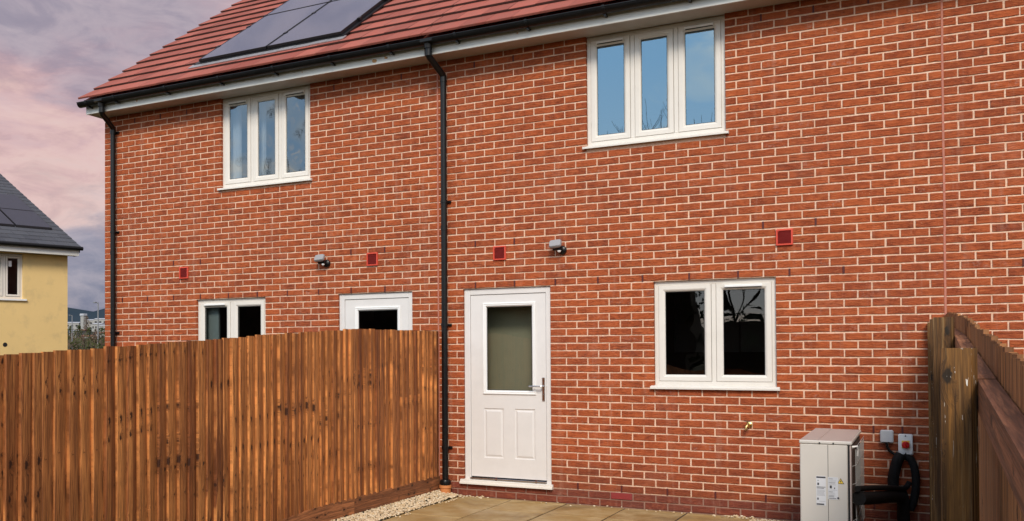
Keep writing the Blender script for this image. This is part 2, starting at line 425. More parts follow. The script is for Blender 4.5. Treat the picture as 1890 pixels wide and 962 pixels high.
# ------------------------------------------------------------------ windows
REC=.038
def window(par,x0,x1,z0,z1,n,vents=(),glass=GLASS,sill=True,room=None,sy=0,dirv=.0):
    """outer frame mesh 'window' with sub parts"""
    g=.004;y=REC
    f=MB();F=.040
    zb=z0+ (.030 if sill else 0)
    f.ring(x0+.002,x1-.002,zb,z1-.002,[(0,y+.05),(0,y+.002),(.003,y),(F-.004,y),(F,y+.004),(F,y+.05)])
    lw=(x1-x0-2*F)/n
    for i in range(1,n):
        cx=x0+F+lw*i; f.box(cx-.021,cx+.021,y+.001,y+.05,zb+F,z1-F,0,.003)
    w=f.build('window',UPVC,par)
    for i in range(n):
        a=x0+F+lw*i+(0.0215 if i>0 else 0)-.001;b=x0+F+lw*(i+1)-(0.0215 if i<n-1 else 0)+.001
        za=zb+F-.002;zc=z1-F+.002
        s=MB();ys=y-.006;SW=.062
        s.ring(a+.0035,b-.0035,za+.003,zc-.003,[(0,y+.03),(0,ys+.004),(.004,ys),(.040,ys),(.046,ys+.003),(.052,ys+.006),(SW,ys+.017),(SW,y+.04)],0)
        s.ring(a-.001,b+.001,za-.001,zc+.001,[(0,y+.012),(.006,y+.012)],1)
        s.build('sash',[UPVC,GASK],w)
        gm=MB();i0=.0035+SW
        gm.ring(a+i0,b-i0,za+i0,zc-i0,[(0,ys+.019),(.0045,ys+.019)],1)
        gm.face([(a+i0,ys+.022,za+i0),(b-i0,ys+.022,za+i0),(b-i0,ys+.022,zc-i0),(a+i0,ys+.022,zc-i0)],0)
        gm.build('pane',[glass,GASK],w)
        if i in vents:
            v=MB();cx=(a+b)/2;L=min(.34,(b-a)*.68)
            zt=zc-.030
            v.box(cx-L/2,cx+L/2,ys-.020,ys-.001,zt-.013,zt+.010,0,.004)
            v.box(cx-L/2+.01,cx+L/2-.01,ys-.014,ys-.002,zt-.019,zt-.0132,1)
            v.build('trickle_vent',[WHITEP,GASK],w)
    if sill:
        s=MB();ex=.028
        pr=[(y+.02,z0+.034),(-.002,z0+.026),(-.036,z0+.013),(-.040,z0+.010),(-.040,z0-.006),(-.036,z0-.008),(-.034,z0-.001),(y+.02,z0+.001)]
        V=[(x0-ex,a,b) for a,b in pr]+[(x1+ex,a,b) for a,b in pr];m=len(pr)
        Fc=[(i,(i+1)%m,(i+1)%m+m,i+m) for i in range(m)]+[tuple(range(m))[::-1],tuple(range(m,2*m))]
        s.poly(V,Fc);
        # end caps slightly proud
        for xe in(x0-ex,x1+ex): s.box(xe-.003,xe+.003,-.0415,.0,z0-.010,z0+.0195,0,.002)
        s.build('window_sill',UPVC,w,30)
    return w
def room(par,name,x0,x1,y0,y1,z0,z1,mat,back=None):
    m=MB();V=[(x,y,z) for z in(z0,z1) for y in(y0,y1) for x in(x0,x1)]
    m.poly(V,[(0,1,3,2),(4,6,7,5),(2,3,7,6),(0,2,6,4),(1,5,7,3)],0)
    return m.build(name,[mat],par)
def air_vent(par,cx,cz,w=.144,h=.150):
    m=MB();x0,x1,z0,z1=cx-w/2,cx+w/2,cz-h/2,cz+h/2
    m.ring(x0,x1,z0,z1,[(0,.0),(0,-.016),(.004,-.019),(.013,-.019),(.016,-.012),(.016,-.002)],0)
    m.face([(x0+.015,-.003,z0+.015),(x1-.015,-.003,z0+.015),(x1-.015,-.003,z1-.015),(x0+.015,-.003,z1-.015)],1)
    z=z0+.020
    while z<z1-.02:
        m.poly([(x0+.016,-.003,z+.006),(x1-.016,-.003,z+.006),(x1-.016,-.013,z),(x0+.016,-.013,z)],[(0,1,2,3)],2);z+=.0095
    m.box(x0+.021,x0+.027,-.021,-.014,z1-.027,z1-.021,0)
    o=m.build('air_vent',[VRED,VDRK,VDRK],par);return o
def downpipe(par,x,xt,zb,brz,collar=False):
    m=MB();y=-.060;r=.034
    m.tube([(x,y,4.60),(x,y,zb)],r,20)
    m.tube([(x,y,4.585),(x,y,4.53)],r+.0045,20)           # socket
    m.tube([(xt,-.36,4.80),(xt,-.36,4.755),(xt+(x-xt)*.12,-.345,4.735),(x-(x-xt)*.12,y-.02,4.615),(x,y,4.59),(x,y,4.56)],r+.001,20)
    m.tube([(xt,-.36,4.885),(xt,-.36,4.79)],[r+.004,r+.004],20)
    m.tube([(xt,-.36,4.79),(xt,-.36,4.745)],r+.006,20)
    zz=2.95
    m.tube([(x,y,zz),(x,y,zz-.05)],r+.004,20)
    dp=m.build('downpipe',BLACK,par,40)
    for z in brz:
        b=MB();b.tube([(x,y,z+.014),(x,y,z-.014)],r+.0055,20)
        b.box(x-.064,x+.064,-.024,-.002,z-.013,z+.013,0,.003)
        b.box(x-.020,x+.020,y,-.003,z-.012,z+.012,0)
        b.lathe((x+.052,-.024,z),[(.0075,0),(.0075,.006),(.0001,.006)],'y',8)
        b.build('bracket',BLACK,dp,40)
    if collar:
        b=MB();b.lathe((x,y,.0),[(r+.002,.175),(.054,.170),(.060,.155),(.060,.125),(.052,.10),(.052,.085)],'z',28)
        b.build('gully_adapter',BLACK,dp,40)
        b=MB();b.lathe((x,y,.0),[(.050,.115),(.066,.112),(.068,.085),(.060,.078),(.058,.0),(.0,.0)],'z',28);b.build('clay_collar',TERRA,dp,40)
    return dp
# ------------------------------------------------------------------ roof
TAN=math.tan(R(34.8));CS=math.cos(R(34.8));SN=math.sin(R(34.8))
EY,EZ=-.385,4.955   # eave tile edge top
def roofpt(x,s,h): # s along slope, h normal
    return (x,EY+s*CS-h*SN,EZ+s*SN+h*CS)
def tiles(m,x0,x1,smax,gauge=.333,tw=.30,rd=random.Random(3)):
    n=int(smax/gauge)+1
    for c in range(n):
        s0=c*gauge;s1=min(smax,s0+gauge+.05)
        off=0 if c%2==0 else tw/2
        x=math.floor((x0-off)/tw)*tw+off
        while x<x1-1e-4:
            a=max(x+.002,x0);b=min(x+tw-.002,x1);x+=tw
            if b-a<.01: continue
            d=rd.uniform(-.0015,.0015);hb=.038+d+rd.uniform(-.001,.001);ht=.006
            js=rd.uniform(-.004,.004)
            V=[roofpt(a,s0+js,hb-.024),roofpt(b,s0+js,hb-.024),roofpt(b,s0+js,hb-.003),roofpt(a,s0+js,hb-.003),
               roofpt(b,s0+js+.003,hb),roofpt(a,s0+js+.003,hb),roofpt(b,s1,ht),roofpt(a,s1,ht),roofpt(a,s1,-.012),roofpt(b,s1,-.012)]
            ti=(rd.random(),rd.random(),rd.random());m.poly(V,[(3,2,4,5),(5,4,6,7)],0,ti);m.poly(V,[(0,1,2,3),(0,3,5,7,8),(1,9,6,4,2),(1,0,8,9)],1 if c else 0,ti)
def solar(par,x0,x1,s0,s1):
    m=MB()
    def bx(a,b,c,d,h0,h1,mi):
        V=[roofpt(x,s,h) for h in(h0,h1) for s in(c,d) for x in(a,b)]
        m.poly(V,[(0,2,3,1),(4,5,7,6),(0,1,5,4),(2,6,7,3),(0,4,6,2),(1,3,7,5)],mi)
    fr=.012
    bx(x0+fr,x1-fr,s0+fr,s1-fr,.070,.0905,0)
    for a,b,c,d in((x0,x1,s0,s0+fr),(x0,x1,s1-fr,s1),(x0,x0+fr,s0+fr,s1-fr),(x1-fr,x1,s0+fr,s1-fr)): bx(a,b,c,d,.055,.093,1)
    return m.build('solar_panel',[SOLAR,PFR],par)
def gutter(par,x0,x1,brs,cap=None,outlet=None):
    m=MB();n=10;yc=-.370;zc=4.913;r=.059
    V=[];F=[]
    pr=[(yc-r*math.cos(math.pi*i/n),zc-.0-r*math.sin(math.pi*i/n)) for i in range(n+1)]
    pr=[(yc-r-.006,zc+.004),(yc-r-.006,zc-.004)]+pr+[(yc+r,zc+.012)]
    inn=[(yc+r-.004,zc+.012)]+[(yc+(r-.004)*math.cos(math.pi*i/n),zc-(r-.004)*math.sin(math.pi*i/n)) for i in range(n+1)]+[(yc-r+.004,zc+.006)]
    A=pr+inn
    V=[(x0,a,b) for a,b in A]+[(x1,a,b) for a,b in A];k=len(A)
    F=[(i,(i+1)%k,(i+1)%k+k,i+k) for i in range(k)]+[tuple(range(k))[::-1],tuple(range(k,2*k))]
    m.poly(V,F)
    if cap is not None:
        xs=cap;P=[(a,b) for a,b in pr];m.poly([(xs,a,b) for a,b in P]+[(xs+.006,a,b) for a,b in P],[tuple(range(len(P))),tuple(range(len(P),2*len(P)))[::-1]]+[(i,(i+1)%len(P),(i+1)%len(P)+len(P),i+len(P)) for i in range(len(P))])
    if outlet is not None:
        m.box(outlet-.075,outlet+.075,yc-r-.010,yc+r+.004,zc-.040,zc+.004,0,.01)
        m.lathe((outlet,yc,zc),[(.05,-.03),(.044,-.062),(.042,-.09)],'z',20)
    g=m.build('gutter',BLACK,par,40)
    for x in brs:
        b=MB()
        for (r1,w) in((r+.0055,.014),):
            P=[(x-w,yc-r1*math.cos(math.pi*i/n),zc-r1*math.sin(math.pi*i/n)) for i in range(n+1)];Q=[(x+w,p[1],p[2]) for p in P]
            P2=[(p[0],yc+(p[1]-yc)*.9,zc+(p[2]-zc)*.9) for p in P];Q2=[(x+w,p[1],p[2]) for p in P2]
            for i in range(n):
                b.face([P[i],P[i+1],Q[i+1],Q[i]]);b.face([P[i],P2[i],P2[i+1],P[i+1]]);b.face([Q[i],Q[i+1],Q2[i+1],Q2[i]])
        b.box(x-.014,x+.014,yc-r-.012,yc-r+.004,zc-.006,zc+.010,0);b.box(x-.012,x+.012,yc-.01,-.303,zc-r-.016,zc-r-.002,0)
        b.build('gutter_bracket',BLACK,g)
    return g
# ------------------------------------------------------------------ terraced houses
HZ=4.785
MATS=[BR['brick'],MORT,BR['brick_low'],MORT2,WEEP]
def house(name,label,x0,x1,holes,weeps,gable=False,seed=1):
    h=thing(name,label,'house',((x0+x1)/2,0,0))
    m=MB();brick_wall(m,x0,x1,-.075,HZ+.03,holes,weeps,seed=seed)
    if gable:
        # flank wall: local x -> depth
        T=Matrix(((0,1,0,x0),(-1,0,0,0),(0,0,1,0),(0,0,0,1)))
        # local point (lx,ly,lz): world x = x0+ly, world y=-lx ; lx from -8..-.1
        def clip(lx,z,w): return z < EZ-.10+TAN*(min(-lx-w/2,8+lx-w/2)+.36)
        brick_wall(m,-8,-.0,-.075,8.0,[],(),T,seed+5,low=.15,clip=clip)
        top=EZ-.10+TAN*4.3
        m.face([(x0+.0042,0.005,-.075),(x0+.0042,.005,EZ-.10+TAN*.36),(x0+.0042,4,top),(x0+.0042,8,EZ-.10+TAN*.36),(x0+.0042,8,-.075)],1)
    m.box(x0+.02,x1-.02,7.9,8.0,-.075,HZ,1)
    m.build('wall',MATS,h)
    # roof
    m=MB();rx0=x0-.085 if gable else x0;smax=(4+.385)/CS
    tiles(m,rx0,x1,smax)
    rf=m.build('roof',[TILE,TSHADE],h)
    m=MB()
    zr=EZ+4.385*TAN
    m.poly([(rx0,EY+.02,EZ-.035),(x1,EY+.02,EZ-.035),(x1,4,zr-.03),(rx0,4,zr-.03),(rx0,8.385,EZ-.03),(x1,8.385,EZ-.03)],[(0,1,2,3),(3,2,5,4)])
    m.build('rear_slope',[TILE],rf)
    m=MB();m.tube([(rx0,4,zr+.0),(x1,4,zr+.0)],.11,16);m.build('ridge',[TILE],rf)
    # eaves
    fx0=x0-.04 if gable else x0
    m=MB();m.box(fx0,x1,-.302,-.284,HZ-.012,4.945,0,.003)
    if gable: m.box(fx0-.0,fx0+.016,-.2835,-.002,HZ-.006,4.86,0,.002)
    m.build('fascia',[FASC],h)
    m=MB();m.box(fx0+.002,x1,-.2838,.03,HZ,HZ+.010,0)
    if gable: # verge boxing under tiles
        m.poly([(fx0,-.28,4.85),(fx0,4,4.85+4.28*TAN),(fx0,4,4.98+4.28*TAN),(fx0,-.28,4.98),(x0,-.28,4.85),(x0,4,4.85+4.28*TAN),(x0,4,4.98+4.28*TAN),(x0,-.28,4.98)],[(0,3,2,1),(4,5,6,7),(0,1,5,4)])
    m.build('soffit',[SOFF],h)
    return h,rf
# openings
UL=(-3.490,-2.140,3.625,4.80);UR=(1.240,2.600,3.635,4.80)
GL=(-3.895,-2.805,1.2,2.25);DL=(-1.755,-.775,.15,2.25)
DR=(-.150,.843,.15,2.25);GR=(1.905,3.030,1.2,2.25)
XJ=-.447;XS=4.388
a0=-4.270
wl=[(a0+.45*j,30) for j in range(-2,8)]+[(a0,36),(a0+.45,36),(a0+2.7,36),(a0+3.15,36)]+[(a0+.45*(j+.5),62) for j in range(-2,1)]+[(a0+3.15+.225,62),(a0+5*.45+.225,62)]
wl=[(round(x/.225)*.225,r) for x,r in wl]
LH,LR=house('terraced_house','red brick end house left of the middle downpipe, solar panels on its roof',-5.5,XJ-.006,[UL,GL,DL],wl,True,11)
wm=[(.45*k,30) for k in range(0,9)]+[(0,36),(.45,36),(6.5*.45,36),(7.5*.45,36),(0,62),(.45,62),(6.5*.45,62),(7.5*.45,62),(8.5*.45,62)]+[(.45*(q+.5),2) for q in range(0,9)]+[(8.5*.45+.0,11),(9.0*.45,11)]
MH,MR=house('terraced_house','middle red brick house with the full white door, two windows and two wall vents',XJ+.006,XS-.006,[UR,DR,GR],wm,False,22)
RHs,RR=house('terraced_house','red brick house beyond the right fence, only bare brickwork in view',XS+.006,9.3,[(5.9,7.25,3.635,4.80),(5.6,6.7,1.2,2.25),(7.6,8.6,.15,2.25)],[(4.95,30),(5.4,30),(5.85,30),(6.3,30)],False,33)
for h,x in((MH,XJ),(RHs,XS)):
    m=MB();zz=-.07;rd=random.Random(5)
    while zz<HZ:
        z2=min(HZ,zz+rd.uniform(.25,.6));w=.0085;o=rd.uniform(-.0012,.0012)
        m.box(x-w+o,x+w+o,-.002+rd.uniform(-.001,.001),.03,zz,z2,0,.001);zz=z2
    m.build('movement_joint',[MAST],h)
# windows
window(LH,*UL[:3],HZ-.002,3,(0,2),GLASSU);window(MH,*UR[:3],HZ-.002,3,(0,2))
window(LH,*GL,2,(0,),GLASSG);window(MH,*GR,2,(1,),GLASSG)
window(RHs,5.9,7.25,3.635,HZ-.002,3,(0,2));window(RHs,5.6,6.7,1.2,2.25,2,(1,),GLASSG)
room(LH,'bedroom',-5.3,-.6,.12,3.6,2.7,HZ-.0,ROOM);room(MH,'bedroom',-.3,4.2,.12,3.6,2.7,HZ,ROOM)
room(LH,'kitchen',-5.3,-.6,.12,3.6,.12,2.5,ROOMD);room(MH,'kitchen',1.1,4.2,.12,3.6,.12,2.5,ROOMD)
room(MH,'shallow_hall_backing',-.3,1.05,.12,.36,.14,2.5,HALL)  # made shallow so daylight reaches its back wall and lightens the door pane
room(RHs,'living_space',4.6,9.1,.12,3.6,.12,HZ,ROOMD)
def kitchen_bits(par,x0,x1):
    m=MB();m.box(x0,x1,2.9,3.5,.12,1.02,0);m.box(x0,x1,2.88,3.52,1.02,1.06,1);m.build('worktop',[ROOM,LABELW],par)
    m=MB();m.box(x0+.2,x0+1.0,3.2,3.55,1.55,2.3,0);m.box(x0+1.02,x0+1.9,3.2,3.55,1.55,2.3,0);m.build('wall_cupboard',[LIGHTG],par)
    m=MB();m.box(x0+.5,x0+.8,.13,.2,1.16,1.20,0);m.build('inner_sill',[ROOM],par)
kitchen_bits(MH,1.2,4.1);kitchen_bits(LH,-5.2,-2.6)
# inside wall end seen through small ground window and curtains upstairs
m=MB();m.box(-4.05,-3.66,.16,.19,.9,2.4,0);m.build('interior_wall',[simple('pale inside wall',(.40,.46,.46),.9)],LH)
def curtain(par,x0,x1,z0,z1,y):
    m=MB();n=26;P=[(x0+(x1-x0)*i/n,y+.02*math.sin(i*1.5)) for i in range(n+1)]
    for i in range(n): m.face([(P[i][0],P[i][1],z0),(P[i+1][0],P[i+1][1],z0),(P[i+1][0],P[i+1][1],z1),(P[i][0],P[i][1],z1)])
    m.build('curtain',[simple('sheer white curtain',(.75,.77,.8),.9)],par,60)
curtain(LH,-3.44,-3.30,3.66,4.74,.16);curtain(LH,-3.02,-2.93,3.66,4.74,.18)
# ------------------------------------------------------------------ doors
def door(par,x0,x1,z0,z1,full=True,gl=GLASSG):
    y=REC-.006
    f=MB();FW=.072
    zt=z1-.003
    # three-sided frame
    for (a,b,c,d) in((x0+.002,x0+FW,z0+.03,zt),(x1-FW+.012,x1-.002,z0+.03,zt)): f.box(a,b,y-.004,y+.06,c,d,0,.004)
    f.box(x0+FW,x1-FW+.012,y-.0035,y+.06,zt-FW+.008,zt,0,.004)
    lx0,lx1,lz0,lz1=x0+FW+.004,x1-FW+.008,z0+.068,zt-FW+.003
    f.ring(lx0-.006,lx1+.006,z0+.03,lz1+.006,[(0,y+.027),(.045,y+.027)],1)
    fr=f.build('door_frame',[DOORW,GASK],par)
    t=MB();
    pr=[(y+.06,z0+.040),(-.02,z0+.034),(-.030,z0+.028),(-.030,z0+.016),(-.044,z0+.010),(-.047,z0+.004),(-.047,z0-.012),(y+.06,z0-.016)]
    V=[(x0-.032,a,b) for a,b in pr]+[(x1+.022,a,b) for a,b in pr];k=len(pr)
    t.poly(V,[(i,(i+1)%k,(i+1)%k+k,i+k) for i in range(k)]+[tuple(range(k))[::-1],tuple(range(k,2*k))])
    t.box(lx0-.003,lx1+.003,-.004,y+.05,z0+.041,z0+.058,1,.003)
    t.build('threshold',[UPVC,CHROME],fr,30)
    # leaf
    d=MB();g0,g1,h0,h1=(.079,.676,1.110,2.090)
    sx=(lx0+lx1)/2-(.362);g0+=sx;g1+=sx
    holes=[(g0,g1,h0,h1)];P=[]
    for a,b in((.084,.312),(.437,.665)):
        P.append((a+sx,b+sx,.424,.957))
    xs=sorted({lx0,lx1,g0,g1,*[p[0] for p in P],*[p[1] for p in P]});zs=sorted({lz0,lz1,h0,h1,.424,.957})
    yf=y+.006
    for a,b in zip(xs,xs[1:]):
        for c,e in zip(zs,zs[1:]):
            cx,cz=(a+b)/2,(c+e)/2
            if any(q[0]<cx<q[1] and q[2]<cz<q[3] for q in holes+P): continue
            d.face([(a,yf,c),(b,yf,c),(b,yf,e),(a,yf,e)])
    for q in P:
        d.ring(*q,[(0,yf),(.004,yf+.007),(.010,yf+.009),(.016,yf+.009),(.034,yf+.0015),(.036,yf+.0015)])
        d.face([(q[0]+.036,yf+.0015,q[2]+.036),(q[1]-.036,yf+.0015,q[2]+.036),(q[1]-.036,yf+.0015,q[3]-.036),(q[0]+.036,yf+.0015,q[3]-.036)])
    d.ring(lx0,lx1,lz0,lz1,[(0,yf+.04),(0,yf)])
    lf=d.build('door',[DOORW],par)
    s=MB();s.ring(g0-.002,g1+.002,h0-.002,h1+.002,[(0,yf+.001),(.002,yf-.011),(.010,yf-.014),(.022,yf-.010),(.028,yf-.012),(.040,yf-.002),(.044,yf+.012)]);s.build('glazing_surround',[WHITEP],lf)
    p=MB();p.face([(g0+.04,yf+.01,h0+.04),(g1-.04,yf+.01,h0+.04),(g1-.04,yf+.01,h1-.04),(g0+.04,yf+.01,h1-.04)]);p.ring(g0+.043,g1-.043,h0+.043,h1-.043,[(0,yf+.008),(.005,yf+.008)],1);p.build('pane',[gl,GASK],lf)
    if full:
        q=MB();hx=lx1-.028;q.box(hx-.015,hx+.015,yf-.014,yf-.001,1.045,1.295,0,.006)
        q.tube([(hx,yf-.012,1.203),(hx,yf-.055,1.203),(hx-.012,yf-.062,1.203),(hx-.14,yf-.060,1.200)],[.010,.010,.010,.0085],12)
        q.lathe((hx,yf-.014,1.11),[(.009,0),(.009,.004),(.0001,.004)],'y',12)
        q.build('handle',[CHROME],lf,40)
m_dg=m_glass('door glass',.06,(.74,.75,.68),.004)
door(MH,*DR,True,m_dg);door(LH,*DL,True,GLASSG);door(RHs,7.6,8.6,.15,2.25,True,GLASSG)
# vents, airbricks
air_vent(LH,-4.094,2.603);air_vent(LH,-1.285,2.635);air_vent(MH,.284,2.620);air_vent(MH,3.110,2.612)
m=MB();m.box(1.465,1.680,-.006,.01,.083,.146,0,.002)
for i in range(5): m.box(1.477,1.668,-.0075,-.004,.089+i*.011,.094+i*.011,1)
m.build('air_brick',[simple('air brick red',(.22,.03,.03),.6),VDRK],MH)
for h,pts in((LH,((-1.07,4.812,.020),(-.93,4.826,.013),(-4.62,4.842,.010),(-2.05,4.83,.006))),(MH,((.62,4.84,.007),))):
    rd=random.Random(3)
    for (x,z,r) in pts:
        m=MB()
        for i in range(3): m.lathe((x+rd.uniform(-r,r),-.3018,z+rd.uniform(-.008,.008)),[(.0001,.0012),(r*rd.uniform(.5,.9),.0010),(r,.0001)],'y',9)
        m.build('rust_stain',[simple('orange rust mark',(.55,.30,.12),.8)],h)
# solar panels: 2 columns
s0=.135/CS+.41;
PS=(.545,2.32)
for xa,xb in((-3.86,-2.80),(-2.78,-1.71)):
    solar(LH,xa,xb,PS[0],PS[1]);solar(LH,xa-.02,xb-.02,PS[1]+.02,PS[1]+1.76)
m=MB();
def rbx(a,b,c,d,h0,h1,mi):
    V=[roofpt(x,s,h) for h in(h0,h1) for s in(c,d) for x in(a,b)]
    m.poly(V,[(0,2,3,1),(4,5,7,6),(0,1,5,4),(2,6,7,3),(0,4,6,2),(1,3,7,5)],mi)
for i in range(10):
    a=-3.96+i*.233;rbx(a,a+.229,.40+random.uniform(-.006,.006),.52,.036,.044+random.uniform(0,.004),0)
rbx(-3.93,-1.66,.50,4.15,.034,.052,1)
m.build('solar_tray',[FLASH,PFR],LH)
for s in(1.05,1.85,2.33):
    for x in(-3.87,-2.79,-1.70):
        m=MB();rbx(x-.022,x+.022,s-.03,s+.03,.06,.098,0);m.build('panel_clamp',[PFR],LH)
# gutters and pipes
gutter(LH,-5.575,XJ,[-5.42,-4.92,-4.05,-3.194,-2.384,-1.596,-.832],cap=-5.581,outlet=-5.19)
gutter(MH,XJ+.001,XS,[-.037,.753,1.549,2.35,3.15,3.95],outlet=-.375)
gutter(RHs,XS+.001,9.3,[4.75,5.55,6.35,7.15,7.95,8.75])
downpipe(LH,-5.288,-5.19,.0,[4.555,3.205,1.845,.5]);downpipe(MH,-.345,-.375,.15,[3.214,1.861,.518],True)
# ------------------------------------------------------------------ wall lights
def wall_light(x,z,label):
    t=thing('wall_light',label,'wall light',(x,0,z),0,'outside wall lights above the back doors')
    m=MB();m.lathe((x+.035,-.001,z-.028),[(.0001,0),(.043,0),(.046,.010),(.044,.028),(.030,.040),(.0001,.042)],'y',28)
    m.tube([(x+.028,-.03,z-.028),(x+.005,-.062,z-.022)],.026,16);m.tube([(x-.045,-.070,z-.014),(x+.05,-.070,z-.016)],.021,14)
    m.build('mount',[BLACK],t,40)
    m=MB();n=24;w,h=.064,.046;V=[]
    for yy,sc in((0,.90),(.010,1),(.030,1),(.040,.88)):
        for i in range(n):
            a=2*math.pi*i/n;c,s=math.cos(a),math.sin(a)
            px=w*math.copysign(abs(c)**.38,c)*sc;pz=h*math.copysign(abs(s)**.38,s)*sc;V.append((px,yy-.02,pz))
    F=[(j*n+i,j*n+(i+1)%n,(j+1)*n+(i+1)%n,(j+1)*n+i) for j in range(3) for i in range(n)]+[tuple(range(n)),tuple(range(3*n,4*n))[::-1]]
    m.poly(V,F,0)
    m.xf(Matrix.Translation((x-.012,-.098,z+.030))@Matrix.Rotation(R(-38),4,'X')@Matrix.Rotation(R(-6),4,'Y'))
    m.build('lamp_head',[LIGHTG],t,40)
    m=MB();m.lathe((x+.020,-.070,z-.036),[(.0001,-.022),(.013,-.019),(.019,-.008),(.020,0),(.0001,.002)],'z',16)
    m.build('motion_sensor',[LENS],t,60)
wall_light(-1.935,2.645,'grey and black sensor light above the half hidden door, left of the downpipe')
wall_light(.948,2.640,'grey and black sensor light between two red vents, above right of the full door')
# ------------------------------------------------------------------ tap
t=thing('outside_tap','small brass tap sticking out of bare brickwork below the ground window','tap',(2.78,0,.865))
m=MB();m.lathe((2.788,-.001,.868),[(.0001,0),(.026,0),(.026,.006),(.016,.010),(.012,.03),(.012,.06)],'y',20);m.build('wall_plate',[BRASS],t,40)
m=MB();m.tube([(2.788,-.05,.868),(2.780,-.075,.866),(2.772,-.085,.855),(2.770,-.086,.822)],[.013,.014,.013,.010],14)
m.tube([(2.780,-.068,.866),(2.780,-.068,.905)],.007,10);m.build('spout',[BRASS],t,40)
m=MB();m.box(2.752,2.808,-.075,-.061,.903,.912,0,.003);m.build('lever',[GASK],t)
# ------------------------------------------------------------------ fences
def boards(y0,y1,x,side,top,bot,mat,par,name='board_panel',pitch=.104,rd=random.Random(9),th0=.023):
    """vertical featheredge boards along y; side=+1 faces +x"""
    m=MB();y=y0;gcount=0
    while y<y1-.02:
        p=pitch+rd.uniform(-.010,.008);w=p+.022;zt=top(y)+rd.uniform(-.005,.005);zb=bot(y)
        th,tn=th0+rd.uniform(-.25,.25)*th0,.0045
        bow=rd.uniform(-.006,.007);l=rd.uniform(-.0015,.0015)
        if gcount<=0: gcount=rd.randint(2,6);gb=(rd.random(),rd.random())
        gcount-=1
        ti=(rd.random(),gb[0]+rd.uniform(-.0011,.0011),gb[1]+rd.uniform(-.0003,.0003))
        ya,yb=y,y+w
        # profile: thin at ya (under neighbour), thick at yb, rounded arris
        pr=[(ya,0),(ya,th-.005),(ya+.003,th-.001),(ya+.009,th),(ya+w*.35,tn+(th-tn)*.74+bow),(ya+w*.65,tn+(th-tn)*.40+bow),(yb,tn),(yb,0)]
        base=(.0025 if int((y-y0)/pitch)%2 else 0)+l
        nz=5;V=[];uvv=[]
        for j in range(nz+1):
            f=j/nz;z=zb+(zt-zb)*f;wob=math.sin(f*3.1+ti[0]*6)*.003
            for a,b in pr: V.append((x+side*(base+b+.0065*(1-(a-ya)/w)),a+wob,z));uvv.append((a-ya,z))
        k=len(pr);b0=len(m.v);m.v.extend(V)
        for j in range(nz):
            for i in range(k):
                q=(j*k+i,j*k+(i+1)%k,(j+1)*k+(i+1)%k,(j+1)*k+i)
                m.f.append(tuple(b0+e for e in q));m.m.append(0);m.t.append(ti);m.uv.append([uvv[e] for e in q])
        q=tuple(nz*k+i for i in range(k));m.f.append(tuple(b0+e for e in q));m.m.append(0);m.t.append(ti);m.uv.append([uvv[e] for e in q])
        y+=p
    return m.build(name,[mat],par)
def plank(par,name,mat,x0,x1,y0,y1,zf,h,seed=0):
    rd=random.Random(seed);m=MB();ti=(rd.random(),rd.random(),rd.random());n=8
    for i in range(n):
        a=y0+(y1-y0)*i/n;b=y0+(y1-y0)*(i+1)/n
        A=[(x0,a,zf(a)-h),(x1,a,zf(a)-h),(x1,a,zf(a)),(x0,a,zf(a))];B=[(x0,b,zf(b)-h),(x1,b,zf(b)-h),(x1,b,zf(b)),(x0,b,zf(b))]
        for j in range(4):
            k2=(j+1)%4;pts=[A[j],A[k2],B[k2],B[j]]
            m.face(pts,0,ti,[(p[2]-zf(p[1])+p[0],p[1]) for p in pts])
    m.face(A if False else [(x0,y0,zf(y0)-h),(x1,y0,zf(y0)-h),(x1,y0,zf(y0)),(x0,y0,zf(y0))],0,ti);m.face([(x0,y1,zf(y1)-h),(x1,y1,zf(y1)-h),(x1,y1,zf(y1)),(x0,y1,zf(y1))],0,ti)
    return m.build(name,[mat],par)
def interp(T,y):
    for (a,za),(b,zb) in zip(T,T[1:]):
        if a<=y<=b: return za+(zb-za)*(y-a)/(b-a)
    return T[0][1] if y<T[0][0] else T[-1][1]
LT=[(-16,.98),(-5.815,1.553),(-4.963,1.606),(-4.07,1.657),(-3.30,1.708),(-2.68,1.739),(-1.83,1.786),(-1.0,1.793),(0,1.793)]
def gz(y): return 0 if y>-2.5 else (.0-.058*(-2.5-y) if y>-16 else -.78)
FL=thing('timber_fence','long brown featheredge board fence on the left, running up to the downpipe','fence',(-.46,0,0))
bays=[-.03]+[-.03-1.83*i for i in range(1,9)]
for i in range(8):
    y1,y0=bays[i],bays[i+1]
    boards(y0+.004,y1-.02,-.452,1,lambda y:interp(LT,y),lambda y:gz(y)+.198,WOOD,FL,rd=random.Random(100+i))
    plank(FL,'gravel_board',GRAV,-.452,-.424,y0+.003,y1-.003,lambda y:gz(y)+.207,.15,i)
    for zf in(.45,1.0,1.5): plank(FL,'rail',WOODR,-.492,-.4535,y0,y1,lambda y,zf=zf:gz(y)*.9+zf+.04,.075,i+20)
for i,y in enumerate(bays[1:]):
    m=MB();m.box(-.572,-.4925,y-.04,y+.04,gz(y)-.4,interp(LT,y)-.06,0,.006,(.3,.2*i%1,.5));m.build('post',[POST],FL)
